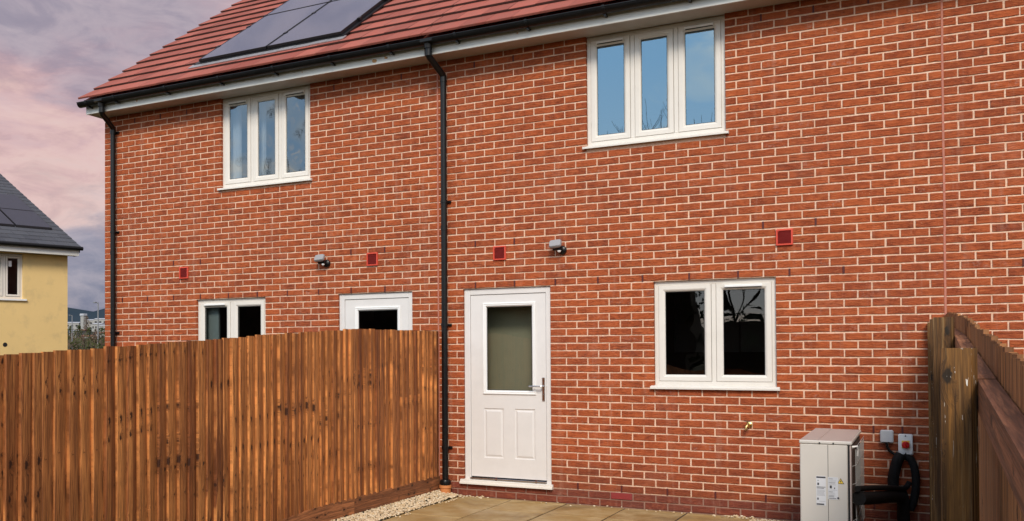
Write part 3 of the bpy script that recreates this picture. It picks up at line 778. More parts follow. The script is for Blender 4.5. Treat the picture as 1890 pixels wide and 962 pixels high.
# right fence: posts and rails this side
RT=[(-16,1.02),(-8.1,1.505),(-7.63,1.536),(-7.11,1.556),(-6.51,1.595),(-6.07,1.622),(-5.49,1.659),(-4.66,1.706),(-3.2,1.768),(-1.8,1.820),(-.31,1.842),(0,1.842)]
FR=thing('timber_fence','right hand fence seen edge on, its posts and rails facing the paved yard','fence',(4.36,0,0))
ry=[-.05,-1.43,-3.26,-5.09,-6.92,-9.02,-10.85,-12.6,-14.3]
pt=[1.80,1.76,1.735,1.690,1.562,1.45,1.35,1.25,1.15]
def rz(i,y): # rail top per bay
    if i<=2: return 1.618+(y+5.09)*.040
    if i==3: return 1.618+(y+5.09)*.070
    return 1.486+(y+6.956)*.062
for i in range(8):
    y1,y0=ry[i],ry[i+1]
    boards(y0+.004,y1-.003,4.3635,1,lambda y:interp(RT,y),lambda y:gz(y)+.15,WOODR,FR,rd=random.Random(200+i),th0=.014)
    for q,dz in enumerate((0,-.56,-1.10)):
        plank(FR,'rail',RAILM,4.3255,4.3630,y0+.002,y1-.002,lambda y,i=i,dz=dz:rz(i,y)+dz,.075,40+i*3+q)
    plank(FR,'gravel_board',GRAV,4.3635,4.392,y0+.002,y1-.002,lambda y:gz(y)+.149,.15,70+i)
for i,(y,zt) in enumerate(zip(ry,pt)):
    m=MB();rd=random.Random(i+3);ti=(rd.random(),rd.random(),rd.random())
    w=.0375;b=[(-w,-w),(w-.014,-w),(w,-w+.012),(w,w),(-w,w)]
    nz=10;zb=gz(y)-.4
    for j in range(nz):
        za,zc=zb+(zt-zb)*j/nz,zb+(zt-zb)*(j+1)/nz
        for q in range(5):
            p,r_=b[q],b[(q+1)%5]
            u0=q*.09
            m.face([(4.2875+p[0],y+p[1],za),(4.2875+r_[0],y+r_[1],za),(4.2875+r_[0],y+r_[1],zc),(4.2875+p[0],y+p[1],zc)],0,ti,[(u0,za),(u0+.075,za),(u0+.075,zc),(u0,zc)])
    m.face([(4.2875+p[0],y+p[1],zt) for p in b],1,ti)
    m.build('post',[POST,simple('sawn post top',(.42,.36,.16),.8)],FR)
# far fence closing the garden (behind the camera, mirrored in the glass)
FB=thing('timber_fence','brown board fence across the far end of the garden','fence',(2,-16,0))
m=MB();rd=random.Random(55);x=-26
while x<22:
    m.box(x,x+.118,-16.012,-15.99+rd.uniform(0,.006),-.7,1.02+rd.uniform(-.01,.01),0,0,(rd.random(),rd.random(),rd.random()));x+=.121
m.build('board_panel',[WOOD],FB)
# ------------------------------------------------------------------ heat pump
t=thing('heat_pump','pale boxy heat pump outdoor unit standing side on against the brick wall','heat pump',(3.56,-.9,0))
X0,X1,Y0,Y1,ZB,ZT=3.376,3.737,-1.50,-.25,.09,.872
m=MB();m.box(X0,X1-.028,Y0,Y1,ZB,ZT-.028,0,.006);m.build('casing',[HPW],t)
m=MB();m.box(X0-.004,X1+.003,Y0-.005,Y1+.004,ZT-.027,ZT,0,.006);m.box(X0+.004,X1-.006,Y0+.006,Y1-.006,ZT+.0005,ZT+.0015,1);m.box(X0+.004,X0+.13,Y0+.006,Y1-.006,ZT+.002,ZT+.0045,1)
m.build('top_panel',[HPW,HPTOP],t)
m=MB();m.box(X0+.196,X0+.199,Y0-.0012,Y0+.001,ZB+.02,ZT-.03,0);m.build('panel_seam',[DARK],t)
m=MB()
for x in(X0+.140,X0+.236): m.lathe((x,Y0-.004,ZT-.018),[(.0065,0),(.0065,.003),(.0001,.004)],'y',10)
m.build('screws',[GASK],t)
m=MB();m.box(X1-.0275,X1-.014,Y0+.004,Y1-.004,ZB+.002,ZT-.032,0);m.box(X1-.0135,X1-.004,Y0+.002,Y0+.10,ZB+.002,ZT-.03,1);
y=Y0+.11
while y<Y1-.01: m.box(X1-.0135,X1-.008,y,y+.0012,ZB+.03,ZT-.05,2);y+=.012
m.build('coil',[DARK,HPTOP,FIN],t)
m=MB()
for i in range(8): 
    y=Y0+.14+i*(Y1-Y0-.17)/7;m.tube([(X1+.020,y,ZB+.02),(X1+.020,y,ZT-.07)],.0034,6)
for i in range(6):
    z=ZB+.04+i*.138;m.tube([(X1-.002,Y0+.10,z-.006),(X1+.023,Y0+.15,z),(X1+.023,Y1-.01,z)],.0026,6)
m.build('wire_guard',[WIREM],t)
m=MB();m.tube([(X1-.005,Y0+.12,ZT-.05),(X1+.03,Y0+.13,ZT-.045),(X1+.034,Y0+.15,ZT-.075),(X1+.03,Y0+.16,ZT-.12)],.008,8);m.build('lifting_hook',[WHITEP],t)
m=MB()
for yy in(Y0+.15,Y1-.25): m.box(X0-.02,X1+.02,yy,yy+.08,0,ZB,0,.01)
m.build('feet',[GASK],t)
# stickers
def sticker(name,x0,x1,z0,z1,kind,seed):
    m=MB();y=Y0-.0012;m.box(x0,x1,y-.0006,y+.001,z0,z1,0);rd=random.Random(seed)
    w=x1-x0
    def ln(a,b,c,d,mi): m.box(x0+a*w,x0+b*w,y-.0012,y-.0005,c,d,mi)
    z=z1-.004
    if kind==0:
        ln(.03,.97,z-.012,z,1);z-=.026
        ln(.12,.28,z-.010,z,2);z-=.022;ln(.12,.30,z-.018,z,1);z-=.03
        ln(.06,.95,z-.004,z,1);z-=.009;ln(.06,.8,z-.004,z,1);z-=.013
        while z>z0+.075:
            ln(.08,rd.uniform(.75,.94),z-.0028,z,2);z-=.0062
        ln(.1,.24,z0+.042,z0+.058,1);ln(.3,.9,z0+.030,z0+.033,2);ln(.03,.80,z0+.004,z0+.014,1)
    else:
        while z>z0+.02:
            if abs(z-(z0+(z1-z0)*.57))<.014: ln(.16,.38,z-.022,z,1);ln(.60,.70,z-.026,z-.014,1);z-=.032;continue
            ln(.06,rd.uniform(.45,.95),z-.0026,z,1 if rd.random()<.25 else 2);z-=.0075
        ln(.05,.80,z0+.006,z0+.010,1);m.lathe((x0+w*1.0,y,z0+.012),[(.008,0),(.008,.0012),(.0001,.0012)],'y',12,1)
    m.build(name,[LABELW,INK,INKG],t)
sx=lambda px:X0+(px-1475.8)/91.2*.361
sz=lambda py:ZT-(py-816)/ (960-816)*.633
sticker('rating_label',sx(1504.5),sx(1521.7),sz(928.5),sz(877.5),0,1)
sticker('installation_label',sx(1525.5),sx(1543),sz(917),sz(878.5),1,2)
cx,cz=sx(1547.5),sz(885);w=.021;y=Y0-.001
m=MB();m.poly([(cx-w*1.15,y,cz-.020),(cx+w*1.15,y,cz-.020),(cx,y,cz+.024)],[(0,1,2)],1)
m.poly([(cx-w*.85,y-.0008,cz-.0155),(cx+w*.85,y-.0008,cz-.0155),(cx,y-.0008,cz+.0165)],[(0,1,2)],0)
m.poly([(cx+.002,y-.0014,cz+.010),(cx-.006,y-.0014,cz-.003),(cx-.001,y-.0014,cz-.002),(cx-.003,y-.0014,cz-.013),(cx+.006,y-.0014,cz+.001),(cx+.001,y-.0014,cz+.000)],[(0,1,2,3,4,5)],1)
m.build('warning_label',[YEL,INK],t)
# junction box, isolator, lagged pipes
JB=simple('junction box grey',(.47,.48,.50),.45)
t=thing('junction_box','plain grey square junction box on the brick wall left of the red isolator switch','junction box',(3.93,0,.80))
m=MB();m.box(3.878,3.982,-.055,-.002,.752,.862,0,.009);m.build('box',[JB],t);m=MB();m.box(3.884,3.976,-.0585,-.0545,.758,.856,0,.006);m.build('lid',[JB],t)
m=MB();m.tube([(3.925,-.03,.755),(3.93,-.031,.72),(3.95,-.032,.68),(3.985,-.033,.655),(4.03,-.034,.650)],.0125,12);m.build('conduit',[BLACK],t,50)
t=thing('isolator_switch','pale grey isolator switch with a red rotary knob on a yellow plate','isolator switch',(4.075,0,.74))
m=MB();m.box(4.018,4.130,-.075,-.002,.655,.832,0,.008);m.box(4.022,4.126,-.0775,-.0745,.680,.805,0,.004);m.build('box',[WHITEP],t)
m=MB();m.box(4.045,4.105,-.0815,-.0778,.712,.778,0,.002);m.build('plate',[YEL],t)
m=MB();m.lathe((4.075,-.0818,.742),[(.031,0),(.032,.006),(.030,.024),(.026,.028),(.0001,.029)],'y',28);m.box(4.068,4.082,-.118,-.108,.716,.768,0,.003);m.build('knob',[REDP],t,40)
m=MB()
for z in(.819,.668): m.lathe((4.074,-.0775,z),[(.006,0),(.006,.001),(.0001,.001)],'y',10)
m.build('screws',[GASK],t)
t=thing('lagged_pipes','black foam lagged pipes looping from the heat pump up the brick wall','pipes',(4.0,-.1,0))
def arc(pts,n=6):
    P=[Vector(p) for p in pts];o=[]
    for i in range(len(P)-1):
        p0=P[max(i-1,0)];p1=P[i];p2=P[i+1];p3=P[min(i+2,len(P)-1)]
        for j in range(n):
            u=j/n;o.append(.5*((2*p1)+(p2-p0)*u+(2*p0-5*p1+4*p2-p3)*u*u+(3*p1-p0-3*p2+p3)*u**3))
    o.append(P[-1]);return o
m=MB();m.tube(arc([(4.04,-.06,.655),(4.01,-.075,.60),(3.985,-.085,.50),(3.975,-.09,.40),(3.985,-.10,.30)]),[.044]*25,16);m.build('lagged_pipe',[LAG],t,60)
m=MB();m.tube(arc([(4.06,-.05,.650),(4.115,-.055,.61),(4.145,-.06,.50),(4.145,-.062,.36),(4.125,-.065,.25),(4.10,-.07,.18)]),[.032]*31,16);m.build('lagged_pipe',[LAG],t,60)
m=MB();m.tube(arc([(3.775,-1.40,.435),(3.86,-.95,.385),(3.96,-.45,.335),(4.03,-.14,.300)]),[.052]*19,18);m.build('lagged_pipe',[LAG],t,60)
m=MB();m.tube(arc([(4.03,-.11,.335),(4.05,-.11,.26),(4.052,-.10,.10),(4.055,-.10,-.05)]),[.050]*19,18);m.build('lagged_pipe',[LAG],t,60)
m=MB();m.tube(arc([(3.77,-1.42,.510),(3.85,-1.0,.470),(3.96,-.50,.415),(4.06,-.12,.370),(4.10,-.06,.42)]),[.022]*25,14);m.build('cable_sleeve',[LAG],t,60)
m=MB();m.tube(arc([(3.83,-1.05,.455),(3.87,-.90,.455),(3.905,-.78,.445)]),[.007]*13,8);m.build('pipe_end',[simple('tan tape',(.34,.26,.19),.6)],t,60)
m=MB();m.tube([(3.86,-.02,.27),(3.86,-.02,.235),(3.868,-.02,.21)],.006,8);m.build('overflow_pipe',[COPPER],t,60)
m=MB();
for (a,b,c) in((3.97,-.092,.37),(4.143,-.06,.39)): m.tube([(a,b,c+.012),(a,b,c-.012)],.038 if a<4 else .0262,16)
m.build('cable_tie',[GASK],t,60)
# ------------------------------------------------------------------ paving, gravel, ground
m=MB();rd=random.Random(4)
xs=[-.19]+[.41+.6*i for i in range(0,5)];ys=[-.004,-.10]+[-.10-.6*i for i in range(1,6)]
for a,b in zip(xs,xs[1:]):
    for c,d in zip(ys,ys[1:]):
        dz=rd.uniform(-.002,.002);m.box(a+.009,b-.009,d+.009,c-.009 if c<-.01 else c,-.05,.0+dz,0,.003,(rd.random(),rd.random(),rd.random()))
m.box(-.19,2.81,-3.1,-.006,-.06,-.006,1)
struct(m.build('patio',[SLAB,simple('sandy joint',(.055,.035,.020),.95)]),'sandy brown square paving slabs laid against the house wall')
def pebbles(x0,x1,y0,y1,n,zf,seed):
    rd=random.Random(seed);m=MB()
    ph=(1+5**.5)/2
    IV=[Vector(v).normalized() for v in[(-1,ph,0),(1,ph,0),(-1,-ph,0),(1,-ph,0),(0,-1,ph),(0,1,ph),(0,-1,-ph),(0,1,-ph),(ph,0,-1),(ph,0,1),(-ph,0,-1),(-ph,0,1)]]
    IF=[(0,11,5),(0,5,1),(0,1,7),(0,7,10),(0,10,11),(1,5,9),(5,11,4),(11,10,2),(10,7,6),(7,1,8),(3,9,4),(3,4,2),(3,2,6),(3,6,8),(3,8,9),(4,9,5),(2,4,11),(6,2,10),(8,6,7),(9,8,1)]
    for i in range(n):
        x,y=rd.uniform(x0,x1),rd.uniform(y0,y1);r=rd.uniform(.0055,.0125)
        sc=Vector((r*rd.uniform(.8,1.4),r*rd.uniform(.8,1.4),r*rd.uniform(.55,.9)))
        rot=Matrix.Rotation(rd.uniform(0,6.3),3,'Z')@Matrix.Rotation(rd.uniform(-.5,.5),3,'X')
        c=Vector((x,y,zf(x,y)+rd.uniform(-.006,.008)))
        m.poly([c+rot@Vector((v[0]*sc[0]*rd.uniform(.85,1.15),v[1]*sc[1]*rd.uniform(.85,1.15),v[2]*sc[2])) for v in IV],IF,0,(rd.random(),rd.random(),0))
    return m
gm=pebbles(-.43,-.185,-3.4,-.02,4300,lambda x,y:.012+max(0,(-.24-x))*.20,1)
rd=random.Random(77)
g2=pebbles(-.2,-.10,-1.6,-.02,40,lambda x,y:.006,2);g3=pebbles(-.3,.12,-.09,-.01,36,lambda x,y:.006,3);g5=pebbles(-.1,2.8,-.12,-.02,26,lambda x,y:.006,8)
gm2=pebbles(2.80,4.25,-.35,-.015,3000,lambda x,y:-.012,4);g4=pebbles(2.55,2.82,-.10,-.02,45,lambda x,y:.006,5)
for nm,parts,lab in(('gravel',(gm,g2,g3,g5),'strip of pale shingle between the left fence and the paving'),('gravel',(gm2,g4),'pale shingle at the wall foot beside the heat pump')):
    M=MB()
    for q in parts: M.poly(q.v,q.f);M.t[-len(q.f):]=q.t
    tag(M.build(nm,[PEB]),lab,'gravel',kind='stuff')
# ground sheet : polar-ish grid
def gh(x,y):
    base=gz(y) if y<0 else 0
    d=math.hypot(x-4.2,y+9.6)
    w=min(1,max(0,(-.7-x)/10));low=-.78*w*(3*w*w-2*w*w*w if w<1 else 1)
    z=min(base,low) if y>-16 else -.78
    if y>0: z=low if x<-5.6 else -.02
    # rising valley side towards the far hills (north west)
    if d>60:
        u=(d-60)/1000;z=z+ (d-60)*.022*min(1,(d-60)/200+.15)
        z+=math.sin(x*.011+1)*math.cos(y*.013)*2.0*min(1,(d-60)/200)
    return z
m=MB()
cs=[-1400,-1000,-700,-500,-380,-300,-240,-190,-150,-120,-95,-75,-60,-48,-38,-30,-25,-20,-16,-13,-10,-8,-6.2,-5.4,-4,-2.5,-1,-.42,1,3,5,8,12,18,26,36,50,75,120,200,400,800,1400]
ysg=[-1400,-800,-400,-200,-120,-80,-60,-40,-30,-24,-20,-16,-14,-12,-10,-8,-6,-5,-4,-3,-2.5,-1,0,1,3,5,7,9,12,15,19,24,30,38,48,60,75,95,120,150,190,240,300,380,500,700,1000,1400]
nx,ny=len(cs),len(ysg)
V=[(x,y,gh(x,y)-.035) for y in ysg for x in cs];F=[(j*nx+i,j*nx+i+1,(j+1)*nx+i+1,(j+1)*nx+i) for j in range(ny-1) for i in range(nx-1)]
m.poly(V,F);o=m.build('ground',[GROUND],smooth=180);struct(o)
# far hills
m=MB();rd=random.Random(6);n=90;cx,cy=4.2,-9.6
rows=[]
for q,(d,hf) in enumerate(((1150,0),(1280,.55),(1500,.95),(1700,1.0),(2100,.3))):
    row=[]
    for i in range(n+1):
        az=R(-110+180*i/n)
        hh=84+9*math.sin(i*.55)+5*math.sin(i*1.7+1)+3*math.sin(i*3.1)
        row.append((cx+d*math.sin(az),cy+d*math.cos(az),20+(hh-20)*hf if hf else 8))
    rows.append(row)
V=[p for r_ in rows for p in r_];F=[(j*(n+1)+i,j*(n+1)+i+1,(j+1)*(n+1)+i+1,(j+1)*(n+1)+i) for j in range(4) for i in range(n)]
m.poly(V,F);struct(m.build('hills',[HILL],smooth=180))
# ------------------------------------------------------------------ neighbour house (yellow render)
nb=thing('rendered_house','pale yellow rendered house with grey slate roof and solar panels, behind the fence','house',(-14.74,7.84,0),R(-19))
# local: +y = along eave away from camera, +x = outward. rotate so that local y -> (sin19,cos19)
def nbox(name,mats,fn,smooth=None):
    m=MB();fn(m);return m.build(name,mats,nb,smooth,local=True)
NW=(-2.42,-1.14,2.93,4.03)  # window s range
def wallf(m):
    zs=4.07;zb=-1.2
    ss=[-11,-10.2,-8.8,NW[0],NW[1],0];zz=[zb,NW[2],NW[3],zs]
    for a,b in zip(ss,ss[1:]):
        for c,d in zip(zz,zz[1:]):
            if (a,b)in((NW[0],NW[1]),(-10.2,-8.8)) and (c,d)==(NW[2],NW[3]): 
                for (p,q) in(((a,c),(a,d)),((b,c),(b,d))): m.face([(0,p[0],p[1]),(-.12,p[0],p[1]),(-.12,q[0],q[1]),(0,q[0],q[1])])
                m.face([(0,a,c),(0,b,c),(-.12,b,c),(-.12,a,c)]);continue
            m.face([(0,a,c),(0,b,c),(0,b,d),(0,a,d)])
    T=.477
    for y in(0,-11): m.face([(0,y,zb),(-13,y,zb),(-13,y,zs),(-6.5,y,zs+6.5*T),(0,y,zs)])
    m.face([(-13,0,zb),(-13,-11,zb),(-13,-11,zs),(-13,0,zs)])
    m.tube([(-.01,-1.58,1.80),(.004,-1.58,1.80)],.055,12,1)
nbox('wall',[REND,GASK],wallf)
T=math.tan(R(25.5))
def nroof(m):
    rd=random.Random(8);g=.30/math.cos(R(25.5))
    L=7.2;n=int(L/.27)+1
    for c in range(n):
        x0=.36-c*.27;x1=x0-.30;z0=4.265+(.36-x0)*T;z1=4.265+(.36-x1)*T
        y=-11.3-(c%2)*.2
        while y<.2-.01:
            a,b=max(y,-11.3)+.004,min(y+.4,.2)-.004;y+=.4
            if b-a<.02:continue
            m.poly([(x0,a,z0+.004),(x0,b,z0+.004),(x0,b,z0+.026),(x0,a,z0+.026),(x1,b,z1+.008),(x1,a,z1+.008)],[(0,1,2,3),(3,2,4,5),(1,4,2),(0,3,5)],0,(rd.random(),rd.random(),rd.random()))
    m.poly([(-6.6,-11.3,4.265+6.96*T),(-6.6,.2,4.265+6.96*T),(-13.6,.2,4.2),(-13.6,-11.3,4.2)],[(0,1,2,3)])
    m.poly([(.34,.19,4.25),(-6.6,.19,4.25+6.94*T),(-13.6,.19,4.2),(-13.2,.19,4.15),(-6.6,.19,4.12+6.94*T),(.30,.19,4.12)],[(0,1,2,3,4,5)])
nbox('roof',[SLATE],nroof)
nbox('fascia',[FASC],lambda m:(m.box(.28,.30,-11.2,.17,4.05,4.235,0,.003),m.box(.0,.28,.15,.17,4.055,4.20,0)))
nbox('soffit',[SOFF],lambda m:m.box(-.01,.2795,-11.2,.16,4.065,4.075,0))
nbox('gutter',[BLACK],lambda m:m.tube([(.36,-11.25,4.235),(.36,.24,4.235)],.05,12))
def npan(s0,s1,n0,n1):
    def f(m):
        def pnt(s,nn,h): return (nn,s,4.27+T*(.35-nn)+h)
        def bx(a,b,c,d,h0,h1,mi):
            V=[pnt(s,x,h) for h in(h0,h1) for x in(c,d) for s in(a,b)]
            m.poly(V,[(0,2,3,1),(4,5,7,6),(0,1,5,4),(2,6,7,3),(0,4,6,2),(1,3,7,5)],mi)
        bx(s0+.015,s1-.015,n0+.015,n1-.015,.03,.075,0);bx(s0,s1,n0,n1,.02,.072,1)
    nbox('solar_panel',[SOLARF,PFR],f)
npan(-1.05,-.12,-3.10,-1.90);npan(-1.05,-.12,-1.87,-.70)
for i in range(1,5): npan(-1.05-i*1.02,-.10-i*1.02,-1.70,-.52) if False else npan(-1.05-i*.97,-.12-i*.97,-3.10,-1.90)
for i in range(1,5): npan(-1.05-i*.97,-.12-i*.97,-1.87,-.70)
# window of neighbour (built facing +x)
def nwin():
    a,b,c,d=NW
    def tr(m,M): m.xf(M)
    M=Matrix(((0,-1,0,0),(1,0,0,0),(0,0,1,0),(0,0,0,1)))   # (x,y,z)->(-y,x,z)
    f=MB();y=.06;F=.05
    f.ring(a,b,c,d,[(0,y+.05),(0,y),(F,y),(F,y+.05)]);l3=(b-a-2*F)/3;cs3=[a+F+l3,a+F+2*l3];[f.box(q_-.03,q_+.03,y+.001,y+.05,c+F,d-F) for q_ in cs3]
    f.xf(M);w=f.build('window',[UPVC],nb,local=True)
    for (p,q) in((a+F,cs3[0]-.03),(cs3[0]+.03,cs3[1]-.03),(cs3[1]+.03,b-F)):
        s=MB();s.ring(p+.01,q-.01,c+F+.01,d-F-.01,[(0,y+.03),(0,y-.01),(.042,y-.01),(.048,y+.03)]);s.xf(M);s.build('sash',[UPVC],w,local=True)
        g=MB();g.face([(p+.05,y+.03,c+F+.05),(q-.05,y+.03,c+F+.05),(q-.05,y+.03,d-F-.05),(p+.05,y+.03,d-F-.05)]);g.xf(M);g.build('pane',[GLASSN],w,local=True)
        g=MB();g.box(p+.08,p+.16,y+.022,y+.028,d-F-.26,d-F-.12);g.xf(M);g.build('sticker',[WHITEP],w,local=True)
    g=MB();g.box(a-.06,b+.08,-.05,y+.05,c-.05,c-.005,0,.004);g.xf(M);g.build('window_sill',[WHITEP],w,local=True)
    r=MB();V=[(x,yy,z) for z in(2.0,4.05) for yy in(.13,3.5) for x in(a-1.5,b+.9)];r.poly(V,[(0,1,3,2),(4,6,7,5),(2,3,7,6),(0,2,6,4),(1,5,7,3)]);r.xf(M);r.build('bedroom',[simple('blue grey room',(.34,.38,.43),.9)],nb,local=True)
nwin()
# ------------------------------------------------------------------ background in the gap: bushes, town, lamp
def leafmat(name,a,b): 
    k=NT(name);t1,t2,t3,tv=k.tint();c=k.mix(t1,a,b);return k.fin(c,.8,0,.2)
TW=leafmat('bare brown twigs',(.085,.055,.035),(.17,.12,.085));LF=leafmat('dull green leaves',(.030,.045,.012),(.085,.095,.035))
HED=leafmat('dark evergreen leaves',(.010,.018,.008),(.030,.045,.016))
BD=Vector((-.7235,.690,0));BP=Vector((.690,.7235,0));CAM=Vector((4.2147,-9.5899,1.5556))
def gap(px,d): # world point at horizontal distance d in the column of the gap; px offset
    az=math.atan((px-700)/1776.8)-.51409
    return Vector((CAM.x+d*math.sin(az),CAM.y+d*math.cos(az),0))
def el(py,d,px=158): return CAM.z+d*(652-py)/1776.8*math.cos(.51409*.0+math.atan((700-px)/1776.8))
def bush(px,d,w,zt,zb,label,cat,green,seed,n=900):
    rd=random.Random(seed);c=gap(px,d);t=thing('bush',label,cat,(c.x,c.y,zb),0,'rough bushes in the gap beside the yellow house')
    m=MB()
    for i in range(10):
        a=rd.uniform(0,6.3);r=rd.uniform(.2,.9)*w/2;e=c+Vector((math.cos(a)*r,math.sin(a)*r,zb+(zt-zb)*rd.uniform(.6,1.0)))
        m.tube([c+Vector((0,0,zb)),c+(e-c)*.5+Vector((0,0,zb*.5+.1)),e],[.05,.03,.008],5)
    m.build('stem',[BARK],t)
    m=MB()
    for i in range(n):
        u,v=rd.uniform(-1,1),rd.uniform(-1,1);hh=rd.random()
        lim=math.sqrt(max(0,1-.75*hh*hh))*(.8+.25*math.sin(u*9+seed))
        p=c+Vector((u*w/2*lim,v*w/2*lim,zb+(zt-zb)*hh*(.80+.2*math.sin(u*7+seed*2))))
        L=rd.uniform(.06,.16)*(w/3)**.5;dr=Vector((rd.uniform(-1,1),rd.uniform(-1,1),rd.uniform(-.2,1.2))).normalized();s=dr.cross(Vector((rd.uniform(-1,1),rd.uniform(-1,1),rd.uniform(-1,1)))).normalized()*L*(.35 if green else .10)
        if not green: L*=2.4
        m.face([p-s,p+s,p+dr*L*1.6+s*.4,p+dr*L*1.6-s*.4],0,(rd.random(),0,0))
    m.build('foliage',[LF if green else TW],t)
bl=[(128,44,1.7,613,0,'brown leafless bush just right of the yellow house corner'),(140,40,1.3,624,1,'low green bush showing over the fence, left of the gap'),(153,46,1.5,616,0,'brown twiggy bush in the middle of the gap'),
    (166,41,1.3,625,1,'green bush low in the gap, right of centre'),(178,45,1.5,614,0,'brown bush beside the brick house corner'),(192,42,1.4,621,1,'green bush partly behind the brick house corner')]
for i,(px,d,w,py,g,lab) in enumerate(bl): bush(px,d,w,el(py,d),-.75,lab,'bush',g,i+1,1500)
def tree_far(px,d,zt,zb,w,lab,seed,green):
    rd=random.Random(seed);c=gap(px,d);t=thing('tree',lab,'tree',(c.x,c.y,zb),0,'distant trees in front of the hill')
    m=MB();m.tube([(c.x,c.y,zb),(c.x,c.y,zb+(zt-zb)*.9)],[w*.05,w*.02],7);m.build('trunk',[BARK],t)
    m=MB()
    for i in range(420):
        a=rd.uniform(0,6.3);h=rd.uniform(.2,1);r=w/2*rd.random()**.5*math.sin(math.pi*min(1,h*.85+.1));p=Vector((c.x+math.cos(a)*r,c.y+math.sin(a)*r,zb+(zt-zb)*h));L=w*.09
        q=[Vector((rd.uniform(-1,1),rd.uniform(-1,1),rd.uniform(-1,1)))*L for _ in range(3)];m.face([p+e for e in q],0,(rd.random(),0,0))
    m.build('crown',[LF if green else TW],t)
tl=[(130,300,600,614,3.2,1,'dark tree nearest the yellow house in the far view'),(146,320,599,614,3.6,1,'dark green tree left of the white tower'),(160,420,581,600,3.2,0,'bare brown tree top rising against the blue hill'),(165,280,603,616,3,1,'small green tree below the white tower'),
    (188,300,602,616,3.4,1,'dark tree next to the brick house corner'),(176,240,606,622,2.6,0,'bare brown tree low in the far view')]
for i,(px,d,a,b,w,g,lab) in enumerate(tl): tree_far(px,d,el(a,d),el(b,d)-3,w,lab,50+i,g)
# town buildings
def far_building(name,px,d,w,py0,py1,roofc,lab,dep=10,wins=3):
    c=gap(px,d);z1=el(py0,d);z0=el(py1,d)-2;t=thing(name,lab,'building',(c.x,c.y,z0),R(28.5)+random.uniform(-.2,.2),'pale buildings of the far town')
    h=z1-z0
    m=MB();m.box(-w/2,w/2,0,dep,0,h,0);m.build('wall',[FARW],t,local=True)
    m=MB();rh=h*.18;m.poly([(-w/2-.3,-.3,h),(w/2+.3,-.3,h),(w/2+.3,dep+.3,h),(-w/2-.3,dep+.3,h),(-w/2-.3,dep/2,h+rh),(w/2+.3,dep/2,h+rh)],[(0,1,5,4),(2,3,4,5),(0,4,3),(1,2,5)]);m.build('roof',[roofc],t,local=True)
    for i in range(wins):
        m=MB();x=-w/2+w*(i+.5)/wins;m.box(x-w*.08,x+w*.08,-.06,-.01,h*.45,h*.72,0);m.build('window',[GASK],t,local=True)
FARW=simple('pale far wall',(.30,.30,.29),.8);FR1=simple('far grey roof',(.40,.42,.46),.7);FR2=simple('far red roof',(.28,.11,.08),.8)
fb=[('building',133,700,9,594,601,FR1,'long pale building below the blue hill, nearest the yellow house'),('building',147,760,7,597,603,FR1,'low white building left of the tower'),
    ('building',168,740,8,589,597,FR1,'white building right of the tower'),('building',185,720,10,587,595,FR1,'wide white building beside the brick house corner'),
    ('building',177,560,5,596,604,FR1,'small white house in front of the wide white building'),('building',188,540,5,599,607,FR1,'white gabled house nearest the brick house corner, below the wide building'),
    ('building',143,420,4,608,613,FR2,'small red roofed house in the lower far view'),
    ('building',160,330,4,619,628,FR2,'red roofed house behind the bushes'),('building',184,330,3.4,613,620,FR2,'red roofed house beside the brick house corner'),('building',134,400,2.6,609,613,FR1,'small white cabin left in the far view')]
for b in fb: far_building(*b)
# tower
c=gap(154,520);z1=el(577,520);z0=el(606,520)-2
t=thing('tower','slender white tower standing in the far town','tower',(c.x,c.y,z0));m=MB();m.box(-1.1,1.1,-1.1,1.1,0,z1-z0-1.2,0,.1);m.build('shaft',[FARW],t,local=True)
m=MB();m.box(-1.4,1.4,-1.4,1.4,z1-z0-1.2,z1-z0,0,.2);m.build('cap',[FR1],t,local=True)
# lamp posts
for px,d,py,lab in((181,70,556,'tall thin grey lamp post in the gap beside the brick house'),(133,110,580,'small distant lamp post right of the yellow house')):
    c=gap(px,d);z1=el(py,d);t=thing('street_lamp',lab,'street lamp',(c.x,c.y,-.8),0,'lamp posts in the far view')
    m=MB();m.tube([(0,0,0),(0,0,(z1+.8))],[.07,.04],8);m.build('pole',[GREYS],t,local=True)
    m=MB();m.tube([(0,0,z1+.75),(-.06,-.12,z1+.80)],[.04,.03],6);m.box(-.22,-.02,-.30,-.08,z1+.76,z1+.84,0,.02);m.build('lamp_head',[GREYS],t,local=True)
# ------------------------------------------------------------------ behind the camera (seen mirrored in the glass)
def bare_tree(x,y,zb,h,seed,label,spread=.33):
    rd=random.Random(seed);t=thing('bare_tree',label,'tree',(x,y,zb),0,'bare trees at the garden end');m=MB();m2=MB()
    def grow(p,d,L,r,lv):
        q=[p];dd=d.copy()
        for i in range(3):
            dd=(dd+Vector((rd.uniform(-.14,.14),rd.uniform(-.14,.14),rd.uniform(.0,.12)))).normalized();q.append(q[-1]+dd*L/3)
        tgt=m if lv<2 else m2
        tgt.tube(q,[r,r*.85,r*.72,r*.55],6 if lv<2 else 4,cap=False)
        if lv>=4: return
        for i in range(3 if lv else 5):
            a=rd.uniform(0,6.283);s=rd.uniform(.35,.75);nd=(dd+Vector((math.cos(a)*s,math.sin(a)*s,rd.uniform(.1,.6)))).normalized()
            grow(q[rd.choice((2,3,3))] if lv else q[3]*.999+Vector((0,0,0)),nd,L*rd.uniform(.55,.8),r*.52,lv+1)
    grow(Vector((x,y,zb)),Vector((0,0,1)),h*spread,h*.0085,0)
    m.build('trunk',[BARK],t,60);m2.build('crown',[BARK],t)
bare_tree(-2.7,-20.5,-.8,11.4,3,'bare tree at the garden end, mirrored in the middle upper pane');bare_tree(-1.0,-22.5,-.8,9.5,8,'smaller bare tree right of the other two at the garden end')
